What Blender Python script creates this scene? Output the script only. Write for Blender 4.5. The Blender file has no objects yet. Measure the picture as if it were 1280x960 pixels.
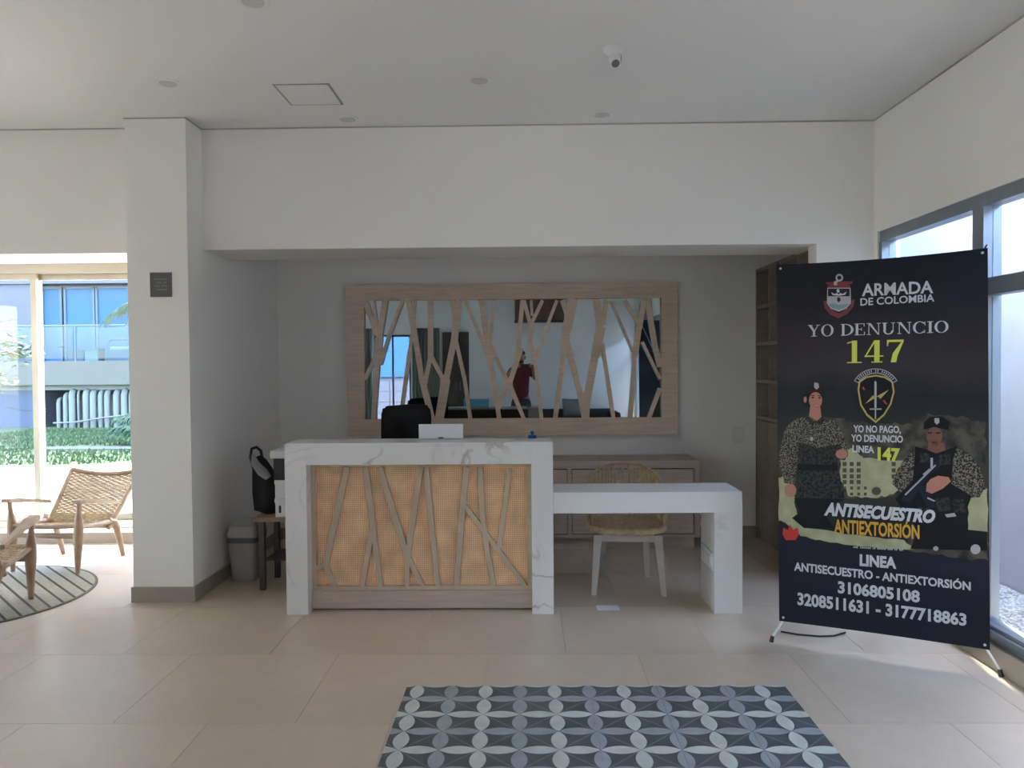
import bpy, bmesh, math, random
import numpy as np
from mathutils import Vector, Matrix, Euler
from math import sin, cos, pi, radians
random.seed(7)
S = bpy.context.scene
COL = S.collection

# ------------------------------------------------------------------ camera, sky, sun, exposure
FPX, HCAM = 975.0, 1.55
def _rot(ax, a):
    return Matrix.Rotation(a, 3, ax)
CAMM = _rot('Z', .0164) @ _rot('X', -.0246) @ _rot('Y', .008)
CAMP = Vector((0, 0, HCAM))
cam_d = bpy.data.cameras.new('camera'); cam = bpy.data.objects.new('camera', cam_d); COL.objects.link(cam)
cam_d.sensor_width = 36; cam_d.lens = FPX * 36 / 1280; cam_d.clip_start = .02; cam_d.clip_end = 300
rx, fw, up = CAMM.col[0], CAMM.col[1], CAMM.col[2]
m3 = Matrix((rx, up, -fw)).transposed()
cam.matrix_world = Matrix.Translation(CAMP) @ m3.to_4x4()
S.camera = cam

world = bpy.data.worlds.new('sky'); S.world = world; world.use_nodes = True
wn = world.node_tree; wn.nodes.clear()
sky = wn.nodes.new('ShaderNodeTexSky'); sky.sky_type = 'NISHITA'; sky.sun_disc = False
sky.sun_elevation = radians(60); sky.air_density = 1.0; sky.dust_density = 1.0; sky.ozone_density = 1.0
bgn = wn.nodes.new('ShaderNodeBackground'); bgn.inputs[1].default_value = .8
wo = wn.nodes.new('ShaderNodeOutputWorld')
tint = wn.nodes.new('ShaderNodeVectorMath'); tint.operation = 'MULTIPLY'; tint.inputs[1].default_value = (1.0, .968, .935)
wn.links.new(sky.outputs[0], tint.inputs[0]); wn.links.new(tint.outputs[0], bgn.inputs[0]); wn.links.new(bgn.outputs[0], wo.inputs[0])

sd = bpy.data.lights.new('sun', 'SUN'); sd.energy = 4.0; sd.angle = radians(.8); sd.color = (1, .90, .76)
sun = bpy.data.objects.new('sun', sd); COL.objects.link(sun)
sdir = Vector((-.08, -.50, -.86)).normalized()          # high sun from beyond the building
sun.rotation_euler = sdir.to_track_quat('-Z', 'Y').to_euler(); sun.location = (2, 14, 22)

def portal(loc, direction, sx, sy):
    d = bpy.data.lights.new('window_portal', 'AREA'); d.shape = 'RECTANGLE'; d.size = sx; d.size_y = sy
    o = bpy.data.objects.new('window_portal', d); COL.objects.link(o)
    d.cycles.is_portal = True
    o.location = loc; o.rotation_euler = Vector(direction).to_track_quat('-Z', 'Y').to_euler()
portal((-4.55, 7.25, 1.3), (0, -1, 0), 3.9, 2.4)
portal((2.55, 1.2, 1.3), (-1, 0, 0), 2.3, 8.2)

portal((-6.6, 4.45, 1.3), (1, 0, 0), 2.4, 1.2)
portal((-5.45, -5.25, 1.3), (0, 1, 0), 2.2, 2.6)
portal((-3.2, -5.25, 1.2), (0, 1, 0), .95, 2.4)

S.view_settings.view_transform = 'Standard'; S.view_settings.look = 'None'
S.view_settings.exposure = 2.95; S.view_settings.gamma = 1.0
S.view_settings.use_curve_mapping = False
S.cycles.max_bounces = 14; S.cycles.diffuse_bounces = 8; S.cycles.glossy_bounces = 6
S.cycles.transparent_max_bounces = 16; S.cycles.transmission_bounces = 6
S.cycles.use_denoising = True
S.cycles.sample_clamp_indirect = 6

# ------------------------------------------------------------------ helpers
def ray(x, y):
    return CAMM @ Vector(((x - 640) / FPX, 1, -(y - 480) / FPX))
def at(x, y, Y):                      # a pixel of the photograph -> point on the wall plane Y
    d = ray(x, y); return CAMP + d * (Y / d.y)

def srgb(c):
    return tuple(((v / 12.92) if v <= .04045 else ((v + .055) / 1.055) ** 2.4) for v in c)
MATS = {}
def mat(name, col, rough=.6, metal=0, noise=None, bump=None, spec=.5, coat=0, mix=None, stretch=(1, 1, 1), emit=None):
    """noise=(scale, amount) value variation; bump=(scale,strength); mix=(scale,color2,lo,hi) blotches"""
    m = bpy.data.materials.new(name); m.use_nodes = True
    nt = m.node_tree; n = nt.nodes; l = nt.links
    b = n['Principled BSDF']
    b.inputs['Base Color'].default_value = (*col, 1); b.inputs['Roughness'].default_value = rough
    b.inputs['Metallic'].default_value = metal; b.inputs['Specular IOR Level'].default_value = spec
    b.inputs['Coat Weight'].default_value = coat
    tc = n.new('ShaderNodeTexCoord'); mp = n.new('ShaderNodeMapping'); mp.inputs['Scale'].default_value = stretch
    l.new(tc.outputs['Object'], mp.inputs[0])
    src = None
    if mix:
        t = n.new('ShaderNodeTexNoise'); t.inputs['Scale'].default_value = mix[0]; t.inputs['Detail'].default_value = 5
        l.new(mp.outputs[0], t.inputs[0])
        r = n.new('ShaderNodeValToRGB'); r.color_ramp.elements[0].position = mix[2]; r.color_ramp.elements[1].position = mix[3]
        r.color_ramp.elements[0].color = (*col, 1); r.color_ramp.elements[1].color = (*mix[1], 1)
        l.new(t.outputs[0], r.inputs[0]); src = r.outputs[0]
    if noise:
        t = n.new('ShaderNodeTexNoise'); t.inputs['Scale'].default_value = noise[0]; t.inputs['Detail'].default_value = 6
        l.new(mp.outputs[0], t.inputs[0])
        mr = n.new('ShaderNodeMapRange'); mr.inputs[1].default_value = .25; mr.inputs[2].default_value = .75
        mr.inputs[3].default_value = 1 - noise[1]; mr.inputs[4].default_value = 1 + noise[1]
        l.new(t.outputs[0], mr.inputs[0])
        vm = n.new('ShaderNodeVectorMath'); vm.operation = 'SCALE'
        if src: l.new(src, vm.inputs[0])
        else: vm.inputs[0].default_value = col
        l.new(mr.outputs[0], vm.inputs['Scale']); src = vm.outputs[0]
    if src: l.new(src, b.inputs['Base Color'])
    if bump:
        t = n.new('ShaderNodeTexNoise'); t.inputs['Scale'].default_value = bump[0]; t.inputs['Detail'].default_value = 4
        l.new(mp.outputs[0], t.inputs[0])
        bp = n.new('ShaderNodeBump'); bp.inputs['Strength'].default_value = bump[1]; bp.inputs['Distance'].default_value = .01
        l.new(t.outputs[0], bp.inputs['Height']); l.new(bp.outputs[0], b.inputs['Normal'])
    if emit:
        b.inputs['Emission Color'].default_value = (*emit[0], 1); b.inputs['Emission Strength'].default_value = emit[1]
    MATS[name] = m
    return m

W_WALL = mat('wall_paint', (.84, .82, .77), .85, noise=(1.2, .02), bump=(60, .05))
W_CEIL = mat('ceiling_paint', (.74, .73, .70), .9, noise=(.8, .02))
W_TILE = mat('porcelain_floor', (.58, .475, .37), .30, mix=(1.1, (.51, .42, .325), .35, .7), noise=(9, .05), bump=(30, .02), spec=.45)
W_GROUT = mat('grout', (.52, .44, .35), .9)
W_SKIRT = mat('skirting_porcelain', (.33, .28, .23), .4, noise=(6, .06))
M_WOODL = mat('light_oak', (.70, .55, .41), .5, noise=(5, .13), stretch=(1, 1, 9), bump=(30, .06))
M_WOODH = mat('light_oak_across', (.70, .55, .41), .5, noise=(5, .13), stretch=(1, 1, 9), bump=(30, .06))
M_WOODG = mat('grey_oak', (.50, .40, .325), .55, noise=(5, .15), stretch=(.7, 3, 9), bump=(30, .06))
M_WOODC = mat('lattice_oak', (.54, .44, .31), .5, noise=(6, .12), stretch=(2, 2, 2), bump=(30, .06))
M_TEAK = mat('teak', (.34, .225, .14), .45, noise=(7, .22), stretch=(2, 2, 2), bump=(25, .05))
M_CORD = mat('paper_cord', (.38, .27, .155), .75, noise=(22, .25), bump=(200, .2))
M_ROPE = mat('rattan_rope', (.50, .38, .22), .7, noise=(30, .3))
M_ALU = mat('grey_aluminium', (.25, .28, .31), .38, .55, noise=(3, .05))
M_ALUB = mat('champagne_aluminium', (.42, .38, .31), .4, .4, noise=(3, .05))
M_WHITEP = mat('white_plastic', (.72, .72, .70), .35)
M_GREYP = mat('grey_plastic', (.34, .33, .31), .5, noise=(5, .04))
M_GREYD = mat('dark_grey_plastic', (.10, .10, .10), .5)
M_BLACK = mat('black_plastic', (.012, .012, .014), .45)
M_BLACKF = mat('black_fabric', (.012, .012, .014), .85, bump=(300, .3))
M_SCREEN = mat('teal_screen', (.03, .09, .11), .2, emit=((.08, .22, .28), .06))
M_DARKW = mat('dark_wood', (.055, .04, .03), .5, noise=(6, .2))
M_SILVER = mat('silver_shell', (.70, .71, .73), .35, .1)
M_PAPER = mat('white_card', (.82, .82, .80), .7)
M_BLUE = mat('blue_plastic', (.01, .08, .20), .35)
M_WHITEM = mat('white_metal', (.75, .75, .73), .4)
M_SIGN = mat('plaque_grey', (.115, .11, .105), .5, .1)
M_SIGNT = mat('plaque_lettering', (.27, .27, .26), .5)
M_CURTG = mat('green_grey_curtain', (.24, .26, .20), .9, noise=(3, .08))
M_SOFA = mat('dark_upholstery', (.03, .028, .026), .9)
M_CUSH = mat('grey_cushion', (.22, .21, .19), .9)

def glass_mat(name, tint=(.96, .968, .965)):
    m = bpy.data.materials.new(name); m.use_nodes = True; nt = m.node_tree; n = nt.nodes; n.clear()
    o = n.new('ShaderNodeOutputMaterial'); mx = n.new('ShaderNodeMixShader'); t = n.new('ShaderNodeBsdfTransparent')
    g = n.new('ShaderNodeBsdfGlossy'); g.inputs['Roughness'].default_value = .01; t.inputs[0].default_value = (*tint, 1)
    f = n.new('ShaderNodeLayerWeight'); f.inputs[0].default_value = .5
    p = n.new('ShaderNodeMath'); p.operation = 'POWER'; p.inputs[1].default_value = 5; nt.links.new(f.outputs['Facing'], p.inputs[0])
    q = n.new('ShaderNodeMath'); q.operation = 'MULTIPLY_ADD'; q.inputs[1].default_value = .6; q.inputs[2].default_value = .012; nt.links.new(p.outputs[0], q.inputs[0])
    nt.links.new(q.outputs[0], mx.inputs[0]); nt.links.new(t.outputs[0], mx.inputs[1]); nt.links.new(g.outputs[0], mx.inputs[2])
    nt.links.new(mx.outputs[0], o.inputs[0]); return m
M_GLASS = glass_mat('window_glass')
M_GLASSB = glass_mat('balcony_glass', (.62, .80, .90))
M_MIRROR = mat('mirror_silver', (.46, .54, .60), .0, 1.0)

def marble():
    m = mat('white_marble', (.76, .74, .715), .18, noise=(2, .03)); nt = m.node_tree; n = nt.nodes; l = nt.links
    b = n['Principled BSDF']; tc = n.new('ShaderNodeTexCoord')
    src = b.inputs['Base Color'].links[0].from_socket
    nz = n.new('ShaderNodeTexNoise'); nz.inputs['Scale'].default_value = 1.1; nz.inputs['Detail'].default_value = 7; nz.inputs['Distortion'].default_value = 1.1
    mp = n.new('ShaderNodeMapping'); mp.inputs['Rotation'].default_value = (.3, .7, .4); mp.inputs['Scale'].default_value = (1, 1.2, 1.6); mp.inputs['Location'].default_value = (.37, .1, .22)
    l.new(tc.outputs['Object'], mp.inputs[0]); l.new(mp.outputs[0], nz.inputs[0])
    s = n.new('ShaderNodeMath'); s.operation = 'SUBTRACT'; s.inputs[1].default_value = .5; l.new(nz.outputs[0], s.inputs[0])
    a = n.new('ShaderNodeMath'); a.operation = 'ABSOLUTE'; l.new(s.outputs[0], a.inputs[0])
    r = n.new('ShaderNodeMapRange'); r.inputs[1].default_value = 0; r.inputs[2].default_value = .016; r.inputs[3].default_value = .75; r.inputs[4].default_value = 0
    l.new(a.outputs[0], r.inputs[0])
    n2 = n.new('ShaderNodeTexNoise'); n2.inputs['Scale'].default_value = 2.3; l.new(tc.outputs['Object'], n2.inputs[0])
    r2 = n.new('ShaderNodeMapRange'); r2.inputs[1].default_value = .48; r2.inputs[2].default_value = .68; l.new(n2.outputs[0], r2.inputs[0])
    mu = n.new('ShaderNodeMath'); mu.operation = 'MULTIPLY'; l.new(r.outputs[0], mu.inputs[0]); l.new(r2.outputs[0], mu.inputs[1])
    mx = n.new('ShaderNodeMix'); mx.data_type = 'RGBA'; l.new(mu.outputs[0], mx.inputs['Factor']); l.new(src, mx.inputs[6]); mx.inputs[7].default_value = (.33, .28, .23, 1)
    l.new(mx.outputs[2], b.inputs['Base Color']); return m
M_MARBLE = marble()

def rattan():
    m = mat('rattan_webbing', (.55, .33, .165), .75); nt = m.node_tree; n = nt.nodes; l = nt.links; b = n['Principled BSDF']
    tc = n.new('ShaderNodeTexCoord')
    outs = []
    for ax, (sc, d) in enumerate(((48, 'X'), (48, 'Z'))):
        w = n.new('ShaderNodeTexWave'); w.bands_direction = d; w.inputs['Scale'].default_value = sc / 2.0; w.inputs['Distortion'].default_value = .6
        w.inputs['Detail'].default_value = 1; l.new(tc.outputs['Object'], w.inputs[0]); outs.append(w.outputs['Fac'])
    mn = n.new('ShaderNodeMath'); mn.operation = 'MAXIMUM'; l.new(outs[0], mn.inputs[0]); l.new(outs[1], mn.inputs[1])
    nz = n.new('ShaderNodeTexNoise'); nz.inputs['Scale'].default_value = 7; nz.inputs['Detail'].default_value = 8; l.new(tc.outputs['Object'], nz.inputs[0])
    r = n.new('ShaderNodeValToRGB'); e = r.color_ramp.elements
    e[0].position = .15; e[0].color = (.60, .35, .18, 1); e[1].position = .9; e[1].color = (.92, .60, .36, 1)
    l.new(mn.outputs[0], r.inputs[0])
    mr = n.new('ShaderNodeMapRange'); mr.inputs[1].default_value = .3; mr.inputs[2].default_value = .7; mr.inputs[3].default_value = .8; mr.inputs[4].default_value = 1.2
    l.new(nz.outputs[0], mr.inputs[0])
    v = n.new('ShaderNodeVectorMath'); v.operation = 'SCALE'; l.new(r.outputs[0], v.inputs[0]); l.new(mr.outputs[0], v.inputs['Scale'])
    l.new(v.outputs[0], b.inputs['Base Color'])
    bp = n.new('ShaderNodeBump'); bp.inputs['Strength'].default_value = .5; bp.inputs['Distance'].default_value = .003
    l.new(mn.outputs[0], bp.inputs['Height']); l.new(bp.outputs[0], b.inputs['Normal']); return m
M_RATTAN = rattan()

class MB:
    def __init__(s): s.v = []; s.f = []; s.smooth = []
    def add(s, vs, fs, sm=False):
        b = len(s.v); s.v += [tuple(p) for p in vs]
        for f in fs: s.f.append([b + i for i in f]); s.smooth.append(sm)
        return s
    def box(s, x0, x1, y0, y1, z0, z1, bev=0):
        if bev:
            bm = bmesh.new(); bmesh.ops.create_cube(bm, size=1)
            for v in bm.verts: v.co = Vector(((x0 + x1) / 2 + v.co.x * (x1 - x0), (y0 + y1) / 2 + v.co.y * (y1 - y0), (z0 + z1) / 2 + v.co.z * (z1 - z0)))
            bmesh.ops.bevel(bm, geom=bm.edges[:], offset=bev, segments=2, affect='EDGES', profile=.6)
            bm.verts.index_update(); s.add([v.co[:] for v in bm.verts], [[v.index for v in f.verts] for f in bm.faces]); bm.free(); return s
        vs = [(x0, y0, z0), (x1, y0, z0), (x1, y1, z0), (x0, y1, z0), (x0, y0, z1), (x1, y0, z1), (x1, y1, z1), (x0, y1, z1)]
        return s.add(vs, [(0, 3, 2, 1), (4, 5, 6, 7), (0, 1, 5, 4), (1, 2, 6, 5), (2, 3, 7, 6), (3, 0, 4, 7)])
    def prism(s, poly, axis, a, b):
        """poly in the two other axes; extruded from a to b along axis ('X','Y','Z')"""
        def P(p, h):
            return {'X': (h, p[0], p[1]), 'Y': (p[0], h, p[1]), 'Z': (p[0], p[1], h)}[axis]
        n = len(poly); vs = [P(p, a) for p in poly] + [P(p, b) for p in poly]
        fs = [list(range(n))[::-1], list(range(n, 2 * n))] + [(i, (i + 1) % n, n + (i + 1) % n, n + i) for i in range(n)]
        return s.add(vs, fs)
    def tube(s, pts, rad, seg=8, flat=1.0, cap=True):
        pts = [Vector(p) for p in pts]; n = len(pts)
        if not hasattr(rad, '__len__'): rad = [rad] * n
        vs = []; prev = None
        for i, p in enumerate(pts):
            t = (pts[min(i + 1, n - 1)] - pts[max(i - 1, 0)]).normalized()
            if prev is None:
                u = t.cross(Vector((0, 0, 1)));
                if u.length < .1: u = t.cross(Vector((0, 1, 0)))
                u.normalize()
            else: u = (prev - t * prev.dot(t)).normalized()
            prev = u; w = t.cross(u)
            for k in range(seg):
                a = 2 * pi * k / seg; vs.append(p + (u * cos(a) + w * sin(a) * flat) * rad[i])
        fs = [(i * seg + k, i * seg + (k + 1) % seg, (i + 1) * seg + (k + 1) % seg, (i + 1) * seg + k) for i in range(n - 1) for k in range(seg)]
        s.add(vs, fs, True)
        if cap: s.add(vs[:seg], [list(range(seg))[::-1]]); s.add(vs[-seg:], [list(range(seg))])
        return s
    def lathe(s, prof, c=(0, 0, 0), seg=24, axis='Z', sm=True):
        vs = []; c = Vector(c)
        for r, h in prof:
            for k in range(seg):
                a = 2 * pi * k / seg; p = Vector((r * cos(a), r * sin(a), h))
                if axis == 'Y': p = Vector((p.x, p.z, p.y))
                vs.append(c + p)
        n = len(prof); fs = [(i * seg + k, i * seg + (k + 1) % seg, (i + 1) * seg + (k + 1) % seg, (i + 1) * seg + k) for i in range(n - 1) for k in range(seg)]
        s.add(vs, fs, sm); s.add(vs[:seg], [list(range(seg))[::-1]]); s.add(vs[-seg:], [list(range(seg))]); return s
    def ball(s, c, r, sub=2):
        bm = bmesh.new(); bmesh.ops.create_icosphere(bm, subdivisions=sub, radius=1)
        if not hasattr(r, '__len__'): r = (r, r, r)
        s.add([(c[0] + v.co.x * r[0], c[1] + v.co.y * r[1], c[2] + v.co.z * r[2]) for v in bm.verts], [[v.index for v in f.verts] for f in bm.faces], True); bm.free(); return s
    def poly(s, pts): return s.add(pts, [list(range(len(pts)))])
    def mesh(s, name, m):
        me = bpy.data.meshes.new(name); me.from_pydata(s.v, [], s.f); me.materials.append(m)
        me.polygons.foreach_set('use_smooth', s.smooth); me.update()
        bm = bmesh.new(); bm.from_mesh(me); bmesh.ops.recalc_face_normals(bm, faces=bm.faces); bm.to_mesh(me); bm.free()
        return me
    def build(s, name, m, parent=None):
        o = bpy.data.objects.new(name, s.mesh(name, m)); COL.objects.link(o)
        if parent: o.parent = parent
        return o
def mb(): return MB()
def bx(*a, bev=0): return MB().box(*a, bev=bev)

def tag(o, label=None, cat=None, group=None, kind=None):
    if label: o['label'] = label
    if cat: o['category'] = cat
    if group: o['group'] = group
    if kind: o['kind'] = kind
    return o
def empty(name, label, cat, loc=(0, 0, 0), rz=0, group=None):
    o = bpy.data.objects.new(name, None); COL.objects.link(o); o.location = loc; o.rotation_euler = (0, 0, rz)
    o.empty_display_size = .1
    return tag(o, label, cat, group)
def struct(name, b, m, parent=None, label=None):
    o = b.build(name, m, parent)
    if not parent: tag(o, label, None, None, 'structure')
    return o
def copy_tree(o, parent=None):
    c = o.copy(); COL.objects.link(c); c.parent = parent
    for ch in o.children: copy_tree(ch, c)
    return c

# ------------------------------------------------------------------ the room shell
CZ = 3.18
floor = struct('floor', bx(-6.7, 2.52, -5.2, 7.2, -.12, -.004), W_GROUT, label='beige porcelain tiled floor of the lobby')
# 0.8 m floor tiles in half bond, one object each
TX, TY = .80, .81
tile_cache = {}
def floor_tile(x0, x1, y0, y1):
    w, d = round(x1 - x0, 3), round(y1 - y0, 3)
    if w < .05 or d < .05: return
    if (w, d) not in tile_cache:
        tile_cache[(w, d)] = bx(-w / 2 + .0008, w / 2 - .0008, -d / 2 + .0008, d / 2 - .0008, -.006, 0, bev=.0006).mesh('tile', W_TILE)
    o = bpy.data.objects.new('tile', tile_cache[(w, d)]); COL.objects.link(o); o.parent = floor
    o.location = ((x0 + x1) / 2, (y0 + y1) / 2, 0)
FX0, FX1, FY0, FY1 = -6.6, 2.40, -5.0, 7.0
r = -11
while 3.335 + r * TY < FY1:
    y0 = max(3.335 + r * TY, FY0); y1 = min(3.335 + (r + 1) * TY, FY1)
    off = -1.81 if r % 2 == 0 else -1.39
    k = -8
    if y1 > y0:
        while off + k * TX < FX1:
            x0 = max(off + k * TX, FX0); x1 = min(off + (k + 1) * TX, FX1)
            if x1 > x0: floor_tile(x0, x1, y0, y1)
            k += 1
    r += 1

struct('ceiling', bx(-6.7, 2.52, -5.2, 5.5, CZ, CZ + .25).box(-6.7, -2.5, 5.4, 7.2, 2.75, 3.4).box(-2.5, 2.52, 5.5, 7.2, 2.64, 3.4), W_CEIL, label='matt white plaster ceiling')
struct('wall_back', bx(-2.3, 2.52, 6.95, 7.2, 0, 2.64), W_WALL, label='white wall of the reception recess')
struct('wall_pillar', bx(-2.6, -2.2, 5.09, 7.2, 0, CZ), W_WALL, label='white square pillar left of the reception counter')
struct('wall_bulkhead', mb().box(-2.2, 2.40, 5.34, 5.87, 2.355, CZ).box(1.985, 2.40, 5.34, 5.5, 0, 2.355), W_WALL, label='white bulkhead over the reception recess')
struct('wall_lintel', bx(-6.6, -2.6, 5.3, 5.75, 2.335, CZ), W_WALL, label='white lintel in front of the garden window')
struct('wall_bay', mb().box(-6.7, -2.6, 7.0, 7.2, 2.50, 2.75).box(-6.7, -2.6, 6.82, 7.2, 0, .09), W_WALL)
struct('wall_right', mb().box(2.37, 2.52, -2.9, 5.34, 2.42, CZ).box(2.37, 2.52, 5.285, 5.34, 0, 2.42).box(2.37, 2.52, 5.34, 7.2, 0, 3.1).box(2.37, 2.52, -5.2, -2.9, 0, CZ), W_WALL)
struct('baseboard_right', mb().box(2.345, 2.52, -2.9, 5.285, 0, .115), W_SKIRT)
struct('wall_rear', mb().box(-1.05, 2.52, -3.2, -3.0, 0, CZ).box(-1.2, -1.05, -5.2, -3.0, 0, CZ), W_WALL)
struct('wall_rear_left', mb().box(-6.7, -6.5, -5.2, -5.0, 0, CZ).box(-4.4, -3.65, -5.2, -5.0, 0, CZ).box(-6.5, -4.4, -5.2, -5.0, 2.6, CZ).box(-2.75, -1.2, -5.2, -5.0, 0, CZ).box(-3.65, -2.75, -5.2, -5.0, 2.3, CZ), W_WALL)
struct('wall_left', mb().box(-6.7, -6.5, -5.2, 3.9, 0, CZ).box(-6.7, -6.5, 3.9, 5, 2.42, CZ).box(-6.7, -6.5, 5, 7.2, 0, CZ), W_WALL)
# skirtings
struct('baseboard_pillar', mb().box(-2.612, -2.188, 5.078, 5.09, 0, .10).box(-2.2, -2.188, 5.09, 6.95, 0, .10).box(-2.612, -2.6, 5.09, 6.82, 0, .10), W_SKIRT)
struct('baseboard_back', mb().box(-2.188, 2.045, 6.937, 6.95, 0, .10), W_SKIRT)
struct('baseboard_bay', mb().box(-6.5, -2.612, 6.808, 6.82, 0, .094), W_SKIRT)
struct('baseboard_rear', mb().box(-1.05, 2.37, -3.0, -2.988, 0, .10), W_SKIRT)
# shadow gap where the ceiling meets the walls
struct('trim_1', mb().box(-2.188, 2.37, 5.332, 5.341, CZ - .008, CZ - .001).box(2.362, 2.371, -.5, 5.332, CZ - .008, CZ - .001)
       .box(-2.606, -2.194, 5.084, 5.091, CZ - .008, CZ - .001).box(-2.201, -2.194, 5.084, 5.34, CZ - .008, CZ - .001).box(-6.5, -2.606, 5.292, 5.301, CZ - .008, CZ - .001), mat('shadow_gap', (.45, .43, .39), .9))

# ------------------------------------------------------------------ windows
# garden window behind the lounge chairs
w1 = struct('window_1', mb().box(-6.5, -2.6, 7.03, 7.17, 2.415, 2.50).box(-6.5, -2.6, 7.03, 7.17, .09, .15)
            .box(-6.5, -6.44, 7.03, 7.17, .15, 2.415).box(-2.66, -2.6, 7.03, 7.17, .15, 2.415), M_ALUB, label='sliding aluminium garden window')
for x in (-6.44, -4.515, -2.75 - .0):
    pass
sx = [(-6.44, -4.445, 7.055), (-4.50, -2.66, 7.105)]
for (a, b, y) in sx:
    fr = mb().box(a, a + .055, y, y + .04, .15, 2.415).box(b - .055, b, y, y + .04, .15, 2.415).box(a + .055, b - .055, y, y + .04, .15, .21).box(a + .055, b - .055, y, y + .04, 2.36, 2.415).build('sash_frame', M_ALUB, w1)
    bx(a + .055, b - .055, y + .017, y + .023, .21, 2.36).build('pane', M_GLASS, fr)
# tall glazing on the right, its mullions and transom
PY = [5.285, 4.145, 3.005, 1.865, .725, -.5, -1.7, -2.9]
w2m = mb().box(2.385, 2.47, -2.9, 5.285, 2.352, 2.42).box(2.385, 2.47, -2.9, 5.285, .115, .195).box(2.365, 2.47, -2.9, 5.285, .16, .175)
w2 = struct('window_2', w2m, M_ALU, label='tall grey framed glazing beside the banner')
for i, y in enumerate(PY):
    a, b = (y - .04, y) if i == 0 else ((y, y + .05) if i == 7 else (y - .05, y + .05))
    bx(2.38, 2.475, a, b, .195, 2.352).build('mullion', M_ALU, w2)
for i in range(7):
    b = PY[i] - (.04 if i == 0 else .05); a = PY[i + 1] + .05
    mb().box(2.388, 2.465, a, b, 1.89, 1.965).box(2.394, 2.46, a, b, 1.965, 1.98).build('transom', M_ALU, w2)
    bx(2.425, 2.431, a, b, .195, 1.89).build('pane', M_GLASS, w2)
    bx(2.425, 2.431, a, b, 1.98, 2.352).build('pane', M_GLASS, w2)
# glazing in the left wall, outside the picture, that lets the daylight in
w3 = struct('window_3', mb().box(-6.66, -6.56, 3.9, 5, .0, .08).box(-6.66, -6.56, 3.9, 5, 2.36, 2.42), M_ALUB)
for i in range(8, 10):
    bx(-6.65, -6.57, -3.94 + i * .986, -3.94 + i * .986 + .06, .08, 2.36).build('mullion', M_ALUB, w3)
for i in range(8, 9):
    bx(-6.615, -6.609, -3.94 + i * .986 + .06, -3.94 + (i + 1) * .986, .08, 2.36).build('pane', M_GLASS, w3)
# rear window seen in the mirror
w4 = struct('window_4', mb().box(-3.65, -3.60, -5.15, -5.05, 0, 2.3).box(-2.80, -2.75, -5.15, -5.05, 0, 2.3).box(-3.60, -2.80, -5.15, -5.05, 2.25, 2.3).box(-3.6, -2.8, -5.15, -5.05, 0, .06)
            .box(-3.22, -3.18, -5.13, -5.07, .06, 2.25), M_GREYD)
for a, b in ((-3.60, -3.22), (-3.18, -2.80)): bx(a, b, -5.103, -5.097, .06, 2.25).build('pane', M_GLASS, w4)

# ------------------------------------------------------------------ outdoors
M_TERR = mat('terrace_concrete', (.36, .325, .27), .9, noise=(2, .04))
M_LAWN = mat('lawn_grass', (.02, .045, .011), .95, mix=(3, (.04, .066, .018), .35, .65), noise=(25, .3), bump=(60, .5))
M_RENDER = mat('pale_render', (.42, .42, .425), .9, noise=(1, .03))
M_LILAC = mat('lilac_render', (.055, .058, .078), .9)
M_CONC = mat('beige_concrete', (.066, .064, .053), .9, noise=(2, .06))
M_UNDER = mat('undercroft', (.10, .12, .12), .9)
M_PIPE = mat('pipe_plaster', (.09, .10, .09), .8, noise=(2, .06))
M_BLUEW = mat('blue_glazing', (.022, .060, .115), .5, spec=.12, noise=(.6, .1))
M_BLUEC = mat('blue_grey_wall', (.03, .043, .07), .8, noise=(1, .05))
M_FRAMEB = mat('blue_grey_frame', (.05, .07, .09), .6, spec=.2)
M_WICK = mat('dark_wicker', (.05, .055, .06), .8)
M_LEAF = mat('palm_leaf', (.02, .055, .02), .6, noise=(9, .3))
M_LEAFP = mat('pale_leaf', (.035, .07, .03), .6, noise=(9, .3))
M_BARK = mat('bark', (.16, .12, .09), .9, bump=(30, .4))
M_GRAVEL = mat('gravel', (.46, .45, .43), .9, mix=(40, (.20, .195, .185), .4, .6), noise=(90, .35), bump=(60, .8))

struct('terrace', mb().prism([(-40, 7.2), (-2.6, 7.2), (-2.6, 13.9), (-6.2, 13.0), (-7.1, 12.25), (-40, 12.25)], 'Z', -.25, -.01).box(-40, -6.7, -12, 7.2, -.25, -.01), M_TERR, label='sunlit pale concrete terrace')
tag(mb().prism([(-40, 12.25), (-7.1, 12.25), (-6.2, 13.0), (-2.6, 13.9), (3, 15), (3, 20), (-40, 20)], 'Z', -.25, .0).build('lawn', M_LAWN), 'mown green lawn beyond the terrace', 'grass', kind='stuff')
tag(bx(-9.3, -2, 14.6, 15.1, 0, .02).build('garden_path', M_CONC), 'pale strip of path crossing the lawn', 'path', kind='structure')
# grass blades as one stuff object
gb = MB()
for i in range(9000):
    x = random.uniform(-12.5, -5); y = random.uniform(12.4, 19.6)
    if x > -7.1 and y < 12.3 + (x + 7.1) * .85 + .1: continue
    if 14.4 < y < 15.4 and x > -9.4: continue
    h = random.uniform(.03, .09); a = random.uniform(0, 6.28); dx, dy = .02 * cos(a), .02 * sin(a)
    gb.add([(x - dx, y - dy, 0), (x + dx, y + dy, 0), (x + random.uniform(-.03, .03), y, h)], [(0, 1, 2)])
tag(gb.build('grass_blades', M_LAWN), 'short grass blades growing on the lawn', 'grass', kind='stuff')

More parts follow.
